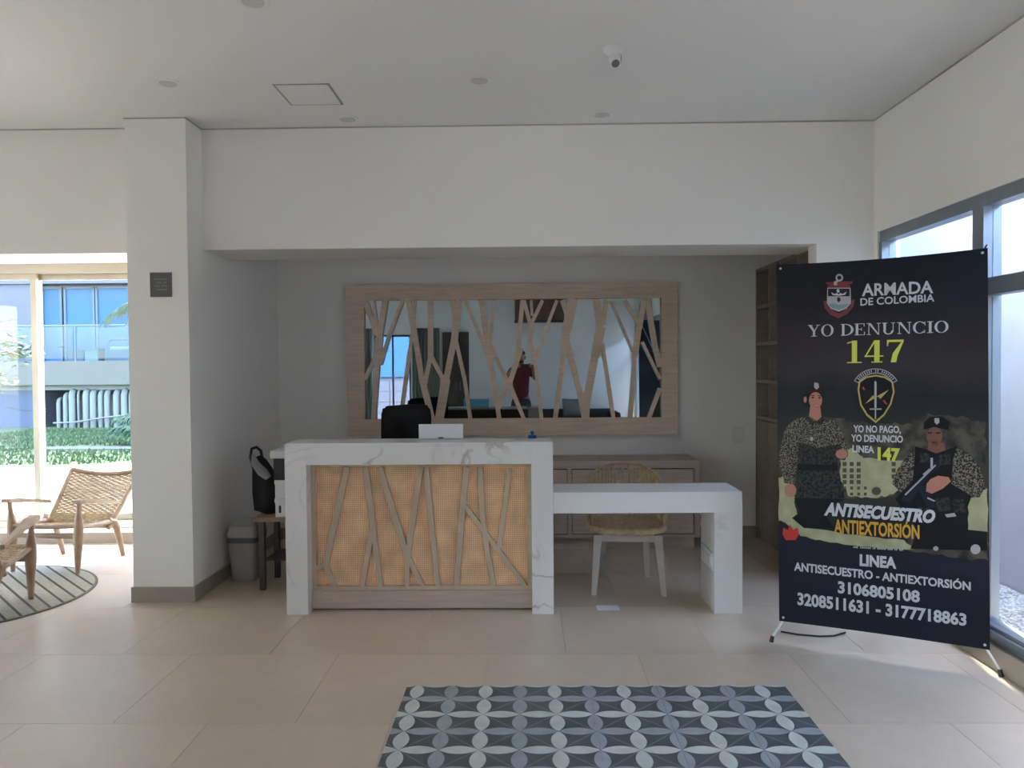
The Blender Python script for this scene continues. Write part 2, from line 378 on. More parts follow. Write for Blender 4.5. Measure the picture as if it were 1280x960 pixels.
bd = empty('apartment_building', 'pale building with glass railed balcony and blue glazing beyond the lawn', 'building', (-12, 20, 0))
def bpart(name, b, m, par=bd):
    o = b.build(name, m, par); o.matrix_parent_inverse = Matrix.Translation((12, -20, 0)) if par is bd else Matrix.Identity(4); return o
bpart('balcony_slab', mb().box(-30, 2, 20, 22.4, 1.12, 1.74), M_CONC)
bpart('soffit', mb().box(-30, 2, 20.3, 22.4, .98, 1.12), M_UNDER)
bpart('undercroft_wall', mb().box(-12.9, 2, 22.0, 22.4, -.1, 1.1), M_UNDER)
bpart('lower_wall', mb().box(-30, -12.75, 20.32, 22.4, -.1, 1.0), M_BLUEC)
bpart('upper_wall', mb().box(-30, 2, 22.35, 22.6, 1.7, 13).box(-30, 2, 21.9, 22.6, 3.95, 13).box(-15.2, -13.95, 22.0, 22.4, 1.74, 3.95).box(-10.9, 2, 22.0, 22.4, 1.74, 3.95), M_LILAC)  # unseen height far above the balcony, raised to block sky light
for (a, b) in ((-18.5, -16.9), (-16.8, -15.3), (-13.85, -13.3), (-13.2, -12.35), (-12.28, -11.0)):
    wn_ = bpart('window', mb().box(a, b, 22.27, 22.34, 1.76, 3.85), M_BLUEW)
    mb().box(a - .02, a + .04, 22.23, 22.3, 1.76, 3.87).box(b - .04, b + .02, 22.23, 22.3, 1.76, 3.87).box(a, b, 22.23, 22.3, 3.83, 3.9).build('frame', M_FRAMEB, wn_).matrix_parent_inverse = Matrix.Identity(4)
bpart('planting_strip', mb().box(-30, 2, 20.0, 22.3, -.25, .0), M_LAWN)
rl = bpart('railing', mb().tube([(-30, 20.05, 2.66), (2, 20.05, 2.66)], .02, 6), M_PIPE)
for k in range(12):
    bpart('railing_post', mb().tube([(-19.75 + k * 1.62, 20.05, 1.74), (-19.75 + k * 1.62, 20.05, 2.66)], .016, 6), M_PIPE)
    bpart('glass_panel', mb().box(-19.70 + k * 1.62, -18.18 + k * 1.62, 20.04, 20.055, 1.80, 2.62), M_GLASSB)
# the pipes under the balcony, each one bent over at the top
for i, (px, wd, top) in enumerate(((62.5, 5, 500), (71.5, 6, 494), (80, 8, 490), (88, 3, 489), (98, 8, 490), (107, 8, 491), (116.5, 6, 491), (125, 7, 491), (137, 8, 491), (147, 8, 490), (156, 6, 491))):
    X = (px - 656) / FPX * 20.0; r_ = wd / 2 * 20 / FPX; zt = 1.55 - (top - 461) * 20.0 / FPX
    pts = [(X, 20.15, -.05), (X, 20.15, zt - .12), (X - .01, 20.2, zt - .03), (X - .05, 20.35, zt), (X - .1, 20.7, zt + .01)]
    bpart('pipe', mb().tube(pts, r_, 10), M_PIPE)
bpart('edging', mb().tube([(-12.2, 19.95, .14), (-11.6, 19.9, .16), (-10.9, 19.9, .27), (-10.0, 19.9, .36)], .025, 6), M_PIPE)
bpart('cable', mb().tube([(-13.7, 20.33, .55), (-13.2, 20.33, .45), (-12.9, 20.33, .44), (-12.6, 20.33, .47)], .02, 5), M_BLACK)
# furniture on that balcony
sf = empty('wicker_sofa', 'dark wicker sofa with pale seat on the balcony across the lawn', 'sofa', (-10.4, 20.9, 1.74))
mb().box(-.75, 1.2, -.35, .35, 0, .30).build('seat', M_WICK, sf)
mb().box(-.65, 1.1, -.3, .25, .30, .38, bev=.02).build('cushion', M_CUSH, sf)
mb().prism([(-.35, .30), (.9, .38), (.9, .88), (.2, .88), (-.1, .62)], 'Y', .2, .34).build('backrest', M_WICK, sf)
mb().tube([(-.72, -.3, 0), (-.70, -.3, .45), (-.6, -.3, .58), (.1, -.3, .56)], .04, 6).build('armrest', M_WICK, sf)
bt = empty('balcony_table', 'small low dark box table on the far balcony floor', 'table', (-11.75, 20.8, 1.74))
mb().box(-.45, .42, -.25, .25, .28, .34).build('top', M_WICK, bt)
mb().box(-.42, .02, -.22, .22, 0, .28).build('cabinet', M_WICK, bt); mb().box(.05, .40, -.22, .22, 0, .28).build('cabinet', M_UNDER, bt)

# plants outside the garden window
def frond(b, base, d, L, droop, nl=34, wl=.28, lift=.5):
    d = Vector(d).normalized(); side = d.cross(Vector((0, 0, 1))).normalized(); pts = []
    for i in range(nl + 1):
        t = i / nl; pts.append(Vector(base) + d * (L * t) + Vector((0, 0, lift * L * t - droop * L * t * t)))
    b.tube(pts, [.014 * (1 - .8 * i / nl) for i in range(nl + 1)], 4)
    for i in range(3, nl):
        ln = wl * (1 - abs(i / nl - .45) * .9); tg = (pts[i + 1] - pts[i]).normalized()
        for s_ in (-1, 1):
            q = pts[i] + (side * s_ * .8 + tg * .6 + Vector((0, 0, -.9 + random.uniform(-.6, .6)))).normalized() * ln
            w_ = tg * .015; mid = pts[i].lerp(q, .5) + Vector((0, 0, .02))
            b.add([pts[i] - w_, mid - w_ * 1.2, q, mid + w_ * 1.2, pts[i] + w_], [(0, 1, 2, 3, 4)])
pt = empty('palm_tree', 'palm tree with a frond hanging in beside the white pillar', 'tree', (-5.15, 11.3, -.01))
mb().tube([(0, 0, 0), (.03, 0, 1), (0, 0, 2.42)], [.10, .08, .07], 10).build('trunk', M_BARK, pt)
for a, L, lf, dr in ((182, .98, .98, .95), (140, 1.0, .8, .9), (80, 1.1, .9, .9), (20, 1.2, .8, .9), (-40, 1.2, .8, .9), (-100, .9, .7, .9), (225, .6, .9, 1.0)):
    b = MB(); frond(b, (0, 0, 2.40), (cos(radians(a)), sin(radians(a)), 0), L, dr, wl=.33, lift=lf * .78); b.build('frond', M_LEAFP, pt)
sp = empty('garden_shrub', 'feathery green palm shrub in front of the pipes by the pillar', 'shrub', (-7.75, 15.6, 0))
for k in range(13):
    a = random.uniform(60, 300); b = MB(); frond(b, (.3 + random.uniform(-.1, .1), random.uniform(-.2, .2), .02), (cos(radians(a)), sin(radians(a)) * .8, 0), random.uniform(.6, 1.0), random.uniform(.8, 1.3), 26, .3, lift=random.uniform(1.2, 1.9))
    b.build('frond', M_LEAF, sp)
tr = empty('garden_tree', 'broad leaved tree reaching in from the left over the lawn', 'tree', (-9.9, 11.4, 0))
mb().tube([(0, 0, 0), (.05, .1, 1.6), (-.1, .1, 3.4)], [.14, .11, .07], 10).build('trunk', M_BARK, tr)
br = mb()
lf = MB()
def leafy(c, rad, n, size):
    for i in range(n):
        p = Vector(c) + Vector((random.gauss(0, rad[0]), random.gauss(0, rad[1]), random.gauss(0, rad[2])))
        a = random.uniform(0, 6.28); d1 = Vector((cos(a), sin(a), random.uniform(-.6, .3))).normalized() * size * random.uniform(.7, 1.2); d2 = Vector((-sin(a), cos(a), random.uniform(-.3, .3))) * size * .28
        lf.add([p, p + d1 * .5 + d2, p + d1, p + d1 * .5 - d2], [(0, 1, 2, 3)])
# sprays of leaves at the ends of branches (positions relative to the tree)
for (c, rad, n) in (((2.35, -.6, 1.90), (.16, .25, .07), 190), ((2.75, -.5, 1.78), (.14, .2, .07), 190), ((2.2, -.7, 2.12), (.2, .25, .05), 60), ((2.35, -.5, 1.40), (.12, .2, .07), 110),
                    ((-.2, .3, 3.9), (.8, .8, .4), 900), ((-1.4, -.2, 3.4), (.7, .7, .4), 700)):
    leafy(c, rad, n, .13)
br.tube([(.05, .1, 1.6), (1.2, -.3, 2.15), (2.1, -.6, 2.10), (2.9, -.5, 1.88)], [.05, .03, .02, .008], 6)
br.tube([(.05, .1, 1.2), (1.2, -.3, 1.6), (2.1, -.6, 1.55), (2.6, -.5, 1.38)], [.05, .03, .02, .008], 6)
br.tube([(-.05, .1, 2.4), (-.8, 0, 3.1), (-1.5, -.2, 3.5)], [.06, .04, .02], 6)
br.build('branches', M_BARK, tr); o = lf.build('leaves', M_LEAFP, tr); tag(o, kind='stuff')

# right hand side: gravel strip and neighbouring wall
tag(bx(2.53, 3.34, -14, 7.19, -.25, -.02).build('gravel_bed', M_GRAVEL), 'strip of grey gravel outside the right glazing', 'gravel', kind='stuff')
gm = MB()
for i in range(2600):
    x, y, s_ = random.uniform(2.56, 3.3), random.uniform(2.8, 6.5), random.uniform(.008, .022)
    gm.add([(x - s_, y, -.02), (x, y - s_, -.02), (x + s_, y, -.02), (x, y + s_, -.02), (x, y, -.02 + s_ * .8)], [(0, 1, 4), (1, 2, 4), (2, 3, 4), (3, 0, 4)])
tag(gm.build('pebbles', M_GRAVEL), 'loose pebbles lying on the gravel strip', 'gravel', kind='stuff')
struct('sky_block_roof', bx(-10.2, -6.7, -5.2, 7.2, 3.0, 3.3), W_CEIL, label='unseen roof slab added to block sky left of the lobby')  # slab added out of view to cut sky light from the left
struct('wall_sun_block', bx(2.53, 4.5, 7.25, 7.6, -.25, 5.4), M_RENDER, label='pale end wall made tall to keep sun off the gravel strip')  # height chosen to block the sun from the gravel strip
struct('added_canopy', bx(-6.7, -2.4, 7.2, 8.6, 3.0, 3.2), W_CEIL, label='unseen canopy over the garden window')  # overhang added out of view to stop sun reaching the lounge floor
struct('wall_outside', mb().box(3.35, 3.6, -14, 7.24, -.25, 2.88), M_RENDER, label='pale rendered wall across the gravel strip')
# rear outside, for the mirror view
struct('ground', bx(-40, 40, -40, 60, -.6, -.26), M_TERR)

# ------------------------------------------------------------------ patterned inlay in the floor
def petal_mat():
    m = bpy.data.materials.new('petal_cement_tile'); m.use_nodes = True; nt = m.node_tree; n = nt.nodes; l = nt.links; b = n['Principled BSDF']
    b.inputs['Roughness'].default_value = .42
    g = n.new('ShaderNodeNewGeometry'); sep = n.new('ShaderNodeSeparateXYZ'); l.new(g.outputs['Position'], sep.inputs[0])
    def M(op, a, bb=None, c=None):
        x = n.new('ShaderNodeMath'); x.operation = op
        for i, v in enumerate((a, bb, c)):
            if v is None: continue
            if isinstance(v, (int, float)): x.inputs[i].default_value = v
            else: l.new(v, x.inputs[i])
        return x.outputs[0]
    PX, PYY = .1630, .1600
    U = M('DIVIDE', M('SUBTRACT', sep.outputs[0], -.522), PX); V = M('DIVIDE', M('SUBTRACT', sep.outputs[1], 3.735), PYY)
    ru, rv = M('ROUND', U), M('ROUND', V)                       # nearest grid line
    fu, fv = M('SUBTRACT', U, M('FLOOR', U)), M('SUBTRACT', V, M('FLOOR', V))
    cu, cv = M('SUBTRACT', fu, .5), M('SUBTRACT', fv, .5)
    acu, acv = M('ABSOLUTE', cu), M('ABSOLUTE', cv)
    R2 = .5
    dV = M('ADD', M('POWER', M('SUBTRACT', 1, acu), 2), M('POWER', acv, 2))    # distance to the neighbour across a vertical line
    dH = M('ADD', M('POWER', M('SUBTRACT', 1, acv), 2), M('POWER', acu, 2))
    inV, inH = M('LESS_THAN', dV, R2 * .985), M('LESS_THAN', dH, R2 * .985)
    evU = M('LESS_THAN', M('ABSOLUTE', M('SUBTRACT', M('MODULO', M('ADD', ru, 100), 2), 0)), .5)
    evV = M('LESS_THAN', M('ABSOLUTE', M('SUBTRACT', M('MODULO', M('ADD', rv, 100), 2), 0)), .5)
    mu, mv = M('PINGPONG', M('ADD', U, 100), 1), M('PINGPONG', M('ADD', V, 100), 1)
    diag = M('LESS_THAN', M('ABSOLUTE', M('SUBTRACT', mu, mv)), .028)
    WHT, GRY, DRK, LIN = (.55, .57, .52, 1), (.32, .345, .36, 1), (.085, .098, .10, 1), (.17, .19, .19, 1)
    nz = n.new('ShaderNodeTexNoise'); nz.inputs['Scale'].default_value = 14; nz.inputs['Detail'].default_value = 5
    l.new(g.outputs['Position'], nz.inputs[0])
    def mix(f, a, bb):
        x = n.new('ShaderNodeMix'); x.data_type = 'RGBA'; l.new(f, x.inputs['Factor'])
        for i, v in ((6, a), (7, bb)):
            if isinstance(v, tuple): x.inputs[i].default_value = v
            else: l.new(v, x.inputs[i])
        return x.outputs[2]
    base = mix(diag, DRK, LIN)
    pv = mix(evU, GRY, WHT); ph = mix(evV, GRY, WHT)
    c = mix(inV, base, pv); c = mix(inH, c, ph)
    mr = n.new('ShaderNodeMapRange'); mr.inputs[1].default_value = .3; mr.inputs[2].default_value = .7; mr.inputs[3].default_value = .9; mr.inputs[4].default_value = 1.1; l.new(nz.outputs[0], mr.inputs[0])
    v = n.new('ShaderNodeVectorMath'); v.operation = 'SCALE'; l.new(c, v.inputs[0]); l.new(mr.outputs[0], v.inputs['Scale'])
    l.new(v.outputs[0], b.inputs['Base Color']); return m
M_PETAL = petal_mat()
inlay = empty('patterned_tile_inlay', 'grey and white petal patterned cement tile inlay set in the beige floor', 'tiles', (.325, 2.7, .0))
IX0, IX1, IY0, IY1 = -.580, 1.233, 1.815, 3.722
bx(IX0 - .325, IX1 - .325, IY0 - 2.7, IY1 - 2.7, .0002, .0012).build('bedding', W_GROUT, inlay)
xs = [IX0] + [-.522 + .163 * (2 * k - 1) + .0 for k in range(1, 6)] + [IX1]
ys = [IY1] + [3.735 - .16 * (2 * k + 1) for k in range(0, 6)] + [IY1 - (IY1 - IY0)]
for i in range(len(xs) - 1):
    for j in range(len(ys) - 1):
        if xs[i + 1] - xs[i] < .02 or ys[j] - ys[j + 1] < .02: continue
        bx(xs[i] + .0006 - .325, xs[i + 1] - .0006 - .325, ys[j + 1] + .0006 - 2.7, ys[j] - .0006 - 2.7, .0012, .004, bev=.0004).build('tile', M_PETAL, inlay)

# ------------------------------------------------------------------ reception counter and lower desk
CY = 4.81
ct = empty('reception_counter', 'tall reception counter in white veined marble with rattan front and branch lattice', 'counter', (0, CY, 0))
ct.location = (-.66, CY, 0)
def loc(b, ox, oy, oz=0):
    b.v = [(x - ox, y - oy, z - oz) for x, y, z in b.v]; return b
def cb(name, b, m, par=ct): return loc(b, -.66, CY).build(name, m, par)
X0, X1, XI0, XI1, ZT, ZU = -1.497, .170, -1.362, .036, 1.072, .937
cb('marble_top', bx(X0, X1, CY, CY + .29, 1.05, ZT, bev=.002), M_MARBLE)
cb('marble_apron', bx(XI0, XI1, CY, CY + .14, ZU, 1.05), M_MARBLE)
cb('marble_side', bx(X0, XI0, CY, CY + .29, 0, 1.05, bev=.002), M_MARBLE)
cb('marble_side', bx(XI1, X1, CY, CY + .29, 0, 1.05, bev=.002), M_MARBLE)
PYF = CY + .115
cb('rattan_panel', bx(XI0, XI1, PYF + .012, PYF + .03, .10, ZU), M_RATTAN)
cb('base_rail', bx(XI0, XI1, PYF - .03, PYF + .03, .012, .125, bev=.002), M_WOODG)
cb('back_panel', bx(XI0, XI1, PYF + .03, CY + .27, .012, 1.05), M_DARKW)
lf_ = cb('lattice', mb().box(XI0, XI0 + .028, PYF - .012, PYF + .012, .125, ZU).box(XI1 - .028, XI1, PYF - .012, PYF + .012, .125, ZU)
         .box(XI0 + .028, XI1 - .028, PYF - .012, PYF + .012, .125, .15).box(XI0 + .028, XI1 - .028, PYF - .012, PYF + .012, ZU - .018, ZU), M_WOODC)
def strip(p, q, w, Y, d, zlo, zhi, clipx=None):
    """flat wooden strip between two photo points on plane Y: w in pixels"""
    a, b = at(*p, Y), at(*q, Y); a = Vector((a.x, a.z)); b = Vector((b.x, b.z)); t = (b - a).normalized(); n = Vector((-t.y, t.x)) * (w * Y / FPX / 2)
    e = t * (w * Y / FPX * .15); a -= e; b += e
    poly = [a + n, a - n, b - n, b + n]
    poly = [(p_.x, min(max(p_.y, zlo), zhi)) for p_ in poly]
    return mb().prism(poly, 'Y', Y - d, Y + d)
LAT = [((434, 585), (407.5, 704), 7), ((407.5, 705), (394, 711), 5), ((407.5, 706), (420, 737), 6), ((457, 585), (466.5, 656), 7), ((466, 654), (476, 737), 6.5),
       ((465, 663), (452.5, 737), 6), ((475, 585), (509, 694), 7), ((509, 694), (530, 737), 6.5), ((526, 585), (510, 694), 6.5), ((510, 694), (508.5, 737), 5.5),
       ((532.5, 585), (548, 737), 6), ((583, 585), (577.6, 642), 7), ((578, 640), (570.6, 737), 6.5), ((582, 633), (657, 733), 5.5), ((600, 585), (604, 656), 6),
       ((604, 654), (617, 737), 6), ((637, 586), (624, 684), 5.5)]
for i, (p, q, w) in enumerate(LAT):
    d = .0085 + .0004 * (i % 5)
    loc(strip(p, q, w, PYF - .001, d, .13, ZU - .005), -.66, CY).build('lattice_bar', M_WOODC, ct)

dk = empty('marble_desk', 'low white marble desk attached to the right of the reception counter', 'desk', (.75, CY, 0))
def db(name, b, m, par=dk): return loc(b, .75, CY).build(name, m, par)
DX1, DXI, DZ, DD = 1.335, 1.163, .757, .365
db('desk_top', bx(.171, DX1, CY, CY + DD, .627, DZ, bev=.002), M_MARBLE)
db('desk_leg', bx(DXI, DX1, CY, CY + DD, 0, .627), M_MARBLE)
so = db('power_outlet', bx(DXI - .008, DXI, CY + .03, CY + .33, .26, .37, bev=.002), M_SILVER)
for k in range(3): loc(bx(DXI - .012, DXI - .008, CY + .06 + k * .09, CY + .13 + k * .09, .285, .345), .75, CY).build('socket', M_WHITEP, so)

# ------------------------------------------------------------------ back wall: mirror, credenza, plates
MY = 6.88
mr_ = empty('branch_mirror', 'large oak framed mirror with crossing branch lattice on the recess wall', 'mirror', (-.12, 6.95, 1.6))
def mp_(name, b, m, par=mr_): return loc(b, -.12, 6.95, 1.6).build(name, m, par)
MX0, MX1, MZ0, MZ1 = -1.575, 1.343, .928, 2.268
IXa, IXb, IZa, IZb = -1.438, 1.222, 1.058, 2.148
def framebar(poly): return mb().prism(poly, 'Y', MY, 6.95)
mp_('frame_rail', framebar([(MX0, MZ1), (MX1, MZ1), (IXb, IZb), (IXa, IZb)]), M_WOODH)
mp_('frame_rail', framebar([(MX0, MZ0), (MX1, MZ0), (IXb, IZa), (IXa, IZa)]), M_WOODH)
mp_('frame_stile', framebar([(MX0, MZ0), (MX0, MZ1), (IXa, IZb), (IXa, IZa)]), M_WOODL)
mp_('frame_stile', framebar([(MX1, MZ0), (MX1, MZ1), (IXb, IZb), (IXb, IZa)]), M_WOODL)
mp_('inner_bead', mb().box(IXa, IXa + .018, MY - .006, MY + .03, IZa, IZb).box(IXb - .018, IXb, MY - .006, MY + .03, IZa, IZb)
    .box(IXa + .018, IXb - .018, MY - .006, MY + .03, IZa, IZa + .018).box(IXa + .018, IXb - .018, MY - .006, MY + .03, IZb - .018, IZb), M_WOODL)
mp_('mirror_glass', bx(IXa, IXb, 6.92, 6.93, IZa, IZb), M_MIRROR)
BR = [((455, 376), (472, 418), 7), ((466, 376), (472, 413), 4), ((481.5, 376), (474, 425), 8), ((474, 424), (472, 455), 10), ((472, 453), (467, 526), 7), ((503, 376), (487, 418), 5), ((487, 418), (476, 455), 5),
      ((473, 440), (456, 474), 5), ((510, 376), (517, 412), 7), ((517, 410), (528, 478), 7), ((528, 476), (540, 526), 8), ((518, 376), (516.5, 404), 4), ((516, 412), (512, 440), 4), ((512, 438), (503, 506), 5),
      ((538, 376), (538, 449), 7), ((538, 446), (531, 480), 5.5), ((539, 446), (556, 478), 5.5), ((573, 376), (568, 424), 9), ((568, 422), (557, 478), 8), ((557, 476), (549, 526), 12), ((565, 376), (568.5, 406), 5),
      ((569, 422), (580, 471), 5), ((580, 469), (588, 526), 5), ((582.5, 377), (612.5, 451), 5), ((612, 448), (619, 490), 7), ((619, 488), (624, 526), 6), ((602, 376), (608, 422), 8), ((608, 420), (614, 452), 8),
      ((618, 376), (612.5, 428), 4), ((613, 431), (634, 476), 5), ((635, 480), (624, 508), 6), ((653, 376), (647, 442), 6), ((651, 436), (636, 482), 7), ((636, 478), (655, 526), 6),
      ((655, 376), (664, 410), 5), ((664, 408), (662, 428), 7), ((662, 426), (668, 445), 6), ((668, 443), (677, 526), 5), ((678, 376), (664, 405), 5), ((664, 376), (665, 394), 3.5), ((696, 376), (683, 410), 4.5), ((683, 408), (670, 445), 4.5),
      ((703, 376), (709, 394), 6), ((716, 375), (709, 410), 13), ((708, 408), (706, 433), 11), ((706, 431), (694, 526), 6.5), ((709, 430), (727, 498), 8), ((727, 496), (732, 526), 10),
      ((746, 376), (751, 414), 9), ((758, 376), (754, 405), 6), ((751, 411), (744.5, 444), 12), ((744.5, 442), (733, 502), 10), ((733, 498), (732, 526), 10), ((753, 430), (767, 526), 5),
      ((764, 377), (791, 439), 3.5), ((781, 375), (799.5, 407), 5), ((805, 376), (799.5, 410), 6.5), ((799, 408), (794, 444), 7), ((794, 442), (788, 526), 6), ((809, 376), (820, 439), 7), ((820, 437), (825, 458), 7), ((803, 428), (825, 474), 4), ((825, 486), (811, 526), 5.5)]
for i, (p, q, w) in enumerate(BR):
    p = (min(max(p[0], 456), 825.5), p[1]); q = (min(max(q[0], 456), 825.5), q[1])
    mp_('branch', strip(p, q, w * .92, 6.905, .0125 + .0004 * (i % 6), IZa + .004, IZb - .004), M_WOODL)

cr = empty('credenza', 'long low grey oak credenza under the branch mirror', 'cabinet', (0, 6.49, 0))
def crb(name, b, m, par=cr): return loc(b, 0, 6.49).build(name, m, par)
CX0, CX1, CF = -1.50, 1.452, 6.49
crb('cabinet_body', mb().box(CX0, CX1, CF + .02, 6.93, .10, .68).box(CX0 + .02, CX1 - .04, CF + .05, 6.93, 0, .10), M_WOODG)
crb('cabinet_top', bx(CX0, CX1, CF - .005, 6.935, .68, .745, bev=.003), M_WOODG)
crb('face_frame', mb().box(CX1 - .045, CX1, CF, CF + .02, .10, .68).box(CX0, CX0 + .045, CF, CF + .02, .10, .68).box(CX0 + .045, CX1 - .045, CF, CF + .02, .10, .125), M_WOODG)
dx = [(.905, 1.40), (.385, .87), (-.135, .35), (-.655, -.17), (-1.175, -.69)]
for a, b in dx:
    crb('door', bx(a + .005, b - .005, CF + .005, CF + .016, .133, .670, bev=.0015), M_WOODG); crb('gap_shade_board', bx(a, b, CF + .017, CF + .0195, .126, .679), M_DARKW)  # dark backing paints the shade into the gaps around each door
    crb('stile', bx(a - .035, a, CF + .001, CF + .02, .125, .68), M_WOODG)

pl1 = empty('wall_plate', 'white blank wall plate beside the credenza above the skirting', 'socket', (1.89, 6.95, .91))
bx(-.05, .05, -.010, 0, -.07, .07, bev=.003).build('plate', M_WHITEP, pl1); bx(-.017, .017, -.014, -.010, -.03, .03, bev=.001).build('rocker', M_WHITEM, pl1)
pl2 = empty('power_socket', 'low white wall socket with black plug right of the credenza', 'socket', (1.53, 6.95, .17))
bx(-.045, .045, -.010, 0, -.06, .06, bev=.003).build('plate', M_WHITEP, pl2)
pg = mb().box(-.02, .02, -.045, -.010, -.005, .035, bev=.004).build('plug', M_BLACK, pl2)
mb().tube([(0, -.04, .0), (.005, -.05, -.05), (.0, -.04, -.11), (-.02, -.04, -.16)], .004, 6).build('cord', M_BLACK, pg)

# tall open shelf unit in the recess, facing left
sh = empty('shelf_unit', 'tall dark oak pigeonhole shelf unit half hidden behind the banner', 'shelf', (2.2, 6.2, 0))
M_WOODS = mat('dark_grey_oak', (.27, .215, .18), .55, noise=(5, .15), stretch=(2, 3, 6))
def shb(name, b, m=None, par=sh): return loc(b, 2.2, 6.2).build(name, m or M_WOODS, par)
SX0, SX1, SY0, SY1 = 2.045, 2.365, 5.52, 6.94
shb('back_board', bx(2.345, SX1, SY0, SY1, 0, 2.37))
for a, b in ((SY0, SY0 + .03), (SY1 - .03, SY1)): shb('side_panel', bx(SX0, 2.345, a, b, 0, 2.37))
for z in (1.06, 1.375, 1.70, 2.02, 2.34): shb('shelf_board', bx(SX0, 2.345, SY0 + .03, SY1 - .03, z, z + .03))
for y in (5.87, 6.22, 6.57): shb('divider', bx(SX0 + .002, 2.345, y - .013, y + .013, 1.09, 2.34))
for k in range(4):
    a = SY0 + .03 + k * .345
    dd = shb('door', bx(SX0, SX0 + .02, a + .003, a + .342, .10, 1.05, bev=.0015))
shb('plinth', bx(SX0 + .03, 2.345, SY0 + .03, SY1 - .03, 0, .095))

# ------------------------------------------------------------------ things on and behind the counter
lt = empty('laptop', 'open laptop with plain silver white back on the rear edge of the counter', 'laptop', (-.545, 5.035, 1.0725))
bx(-.143, .143, .0, .058, 0, .012, bev=.003).build('keyboard_base', M_SILVER, lt)
ld = bx(-.143, .143, -.012, -.004, .006, .098, bev=.002).build('lid', M_SILVER, lt); bx(-.136, .136, -.004, -.002, .012, .094).build('screen', M_SCREEN, ld)
bx(-.016, .016, -.0165, -.012, .006, .014).build('hinge_notch', M_BLACK, lt)
st = empty('rubber_stamp', 'small dark blue desk stamp near the right end of the counter', 'stamp', (.045, 5.06, 1.0725))
bx(-.027, .027, -.015, .015, 0, .022, bev=.003).build('base', M_BLUE, st); mb().lathe([(.007, .02), (.008, .03), (.014, .034), (.013, .042), (.006, .046)]).build('knob', M_BLUE, st)

oc = empty('office_chair', 'black high backed office chair standing behind the counter', 'chair', (-.97, 5.98, 0), radians(-4))
b_ = mb()
prof = [(-.19, .48), (-.205, 1.0), (-.20, 1.185), (-.18, 1.225), (0, 1.24), (.15, 1.245), (.185, 1.22), (.20, 1.17), (.20, 1.0), (.18, .48)]
bm_ = bmesh.new(); vs0 = [bm_.verts.new((x, .22 + .03 * (1 - (x / .2) ** 2) * 0, z)) for x, z in prof]; bm_.faces.new(vs0)
ex = bmesh.ops.extrude_face_region(bm_, geom=bm_.faces[:]); bmesh.ops.translate(bm_, verts=[v for v in ex['geom'] if isinstance(v, bmesh.types.BMVert)], vec=(0, .07, 0))
bmesh.ops.bevel(bm_, geom=bm_.edges[:], offset=.018, segments=3, affect='EDGES'); bm_.verts.index_update()
b_.add([v.co[:] for v in bm_.verts], [[v.index for v in f.verts] for f in bm_.faces], True); bm_.free()
b_.build('backrest', M_BLACKF, oc)
bx(-.24, .24, -.24, .22, .44, .53, bev=.03).build('seat', M_BLACKF, oc)
mb().tube([(0, 0, .1), (0, 0, .44)], .028, 12).build('column', M_BLACK, oc)
mb().tube([(0, .1, .42), (0, .30, .42), (0, .32, .6), (0, .31, .8)], .02, 8, .6).build('back_bracket', M_BLACK, oc)
for s_ in (-1, 1): mb().tube([(s_ * .22, .08, .46), (s_ * .28, .06, .52), (s_ * .28, .05, .68)], .016, 8).box(s_ * .28 - .03, s_ * .28 + .03, -.13, .13, .68, .71, bev=.01).build('armrest', M_BLACK, oc)
for k in range(5):
    a = radians(72 * k + 18); lg = mb().tube([(0, 0, .12), (.3 * cos(a), .3 * sin(a), .07)], [.03, .018], 8).build('leg', M_BLACK, oc)
    mb().lathe([(.02, -.012), (.028, -.008), (.028, .008), (.02, .012)], (.3 * cos(a), .3 * sin(a), .029), 12, 'Y').build('castor', M_BLACK, lg)

# side table with bag, boxes and printer at the left end
tb = empty('side_table', 'low brown wooden side table left behind the counter', 'table', (-1.55, 5.52, 0))
bx(-.33, .30, -.2, .2, .48, .51, bev=.004).build('table_top', M_TEAK, tb)
for a in (-.28, .26):
    for c in (-.16, .16): bx(a - .018, a + .018, c - .018, c + .018, 0, .48).build('leg', M_DARKW, tb)
bx(-.26, .24, -.15, .15, .2, .215).build('lower_shelf', M_DARKW, tb)
bg = empty('shoulder_bag', 'black bag with raised loop handle slumped at the left end of the side table', 'bag', (-1.845, 5.50, .5145))
b_ = mb().tube([(0, 0, 0), (.005, 0, .02), (.0, 0, .15), (-.02, 0, .28), (-.045, 0, .36), (-.06, 0, .40)], [.045, .07, .075, .06, .04, .02], 14, 1.3); b_.build('body', M_BLACKF, bg)
mb().tube([(-.085, 0, .30), (-.11, 0, .40), (-.10, 0, .455), (-.065, 0, .465), (-.035, 0, .44), (-.02, 0, .36)], .011, 8).build('handle', M_BLACK, bg)
mb().tube([(-.06, -.085, .42), (-.04, -.1, .36), (.01, -.1, .30), (.05, -.1, .26)], [.012, .035, .045, .03], 8, .35).build('grey_flap', M_GREYP, bg)
for z, lab in ((.0, 'lower white box with dark label stacked on the side table'), (.128, 'upper plain white box stacked on the side table')):
    bo = empty('paper_box', lab, 'box', (-1.61, 5.46, .5105 + z), group='white boxes on the side table')
    bx(-.12, .14, -.12, .12, 0, .10).build('carton', M_PAPER, bo); bx(-.124, .144, -.124, .124, .10, .127, bev=.001).build('lid', M_PAPER, bo)
    if z == 0: bx(-.095, -.08, -.1215, -.12, .03, .08).build('label', M_BLACK, bo)
pr_ = empty('printer', 'white topped black printer on the boxes behind the counter end', 'printer', (-1.61, 5.46, .7665))
bx(-.13, .14, -.12, .14, 0, .15, bev=.006).build('body', M_BLACK, pr_); bx(-.15, .15, -.13, .15, .15, .205, bev=.008).build('scanner_lid', M_WHITEP, pr_)

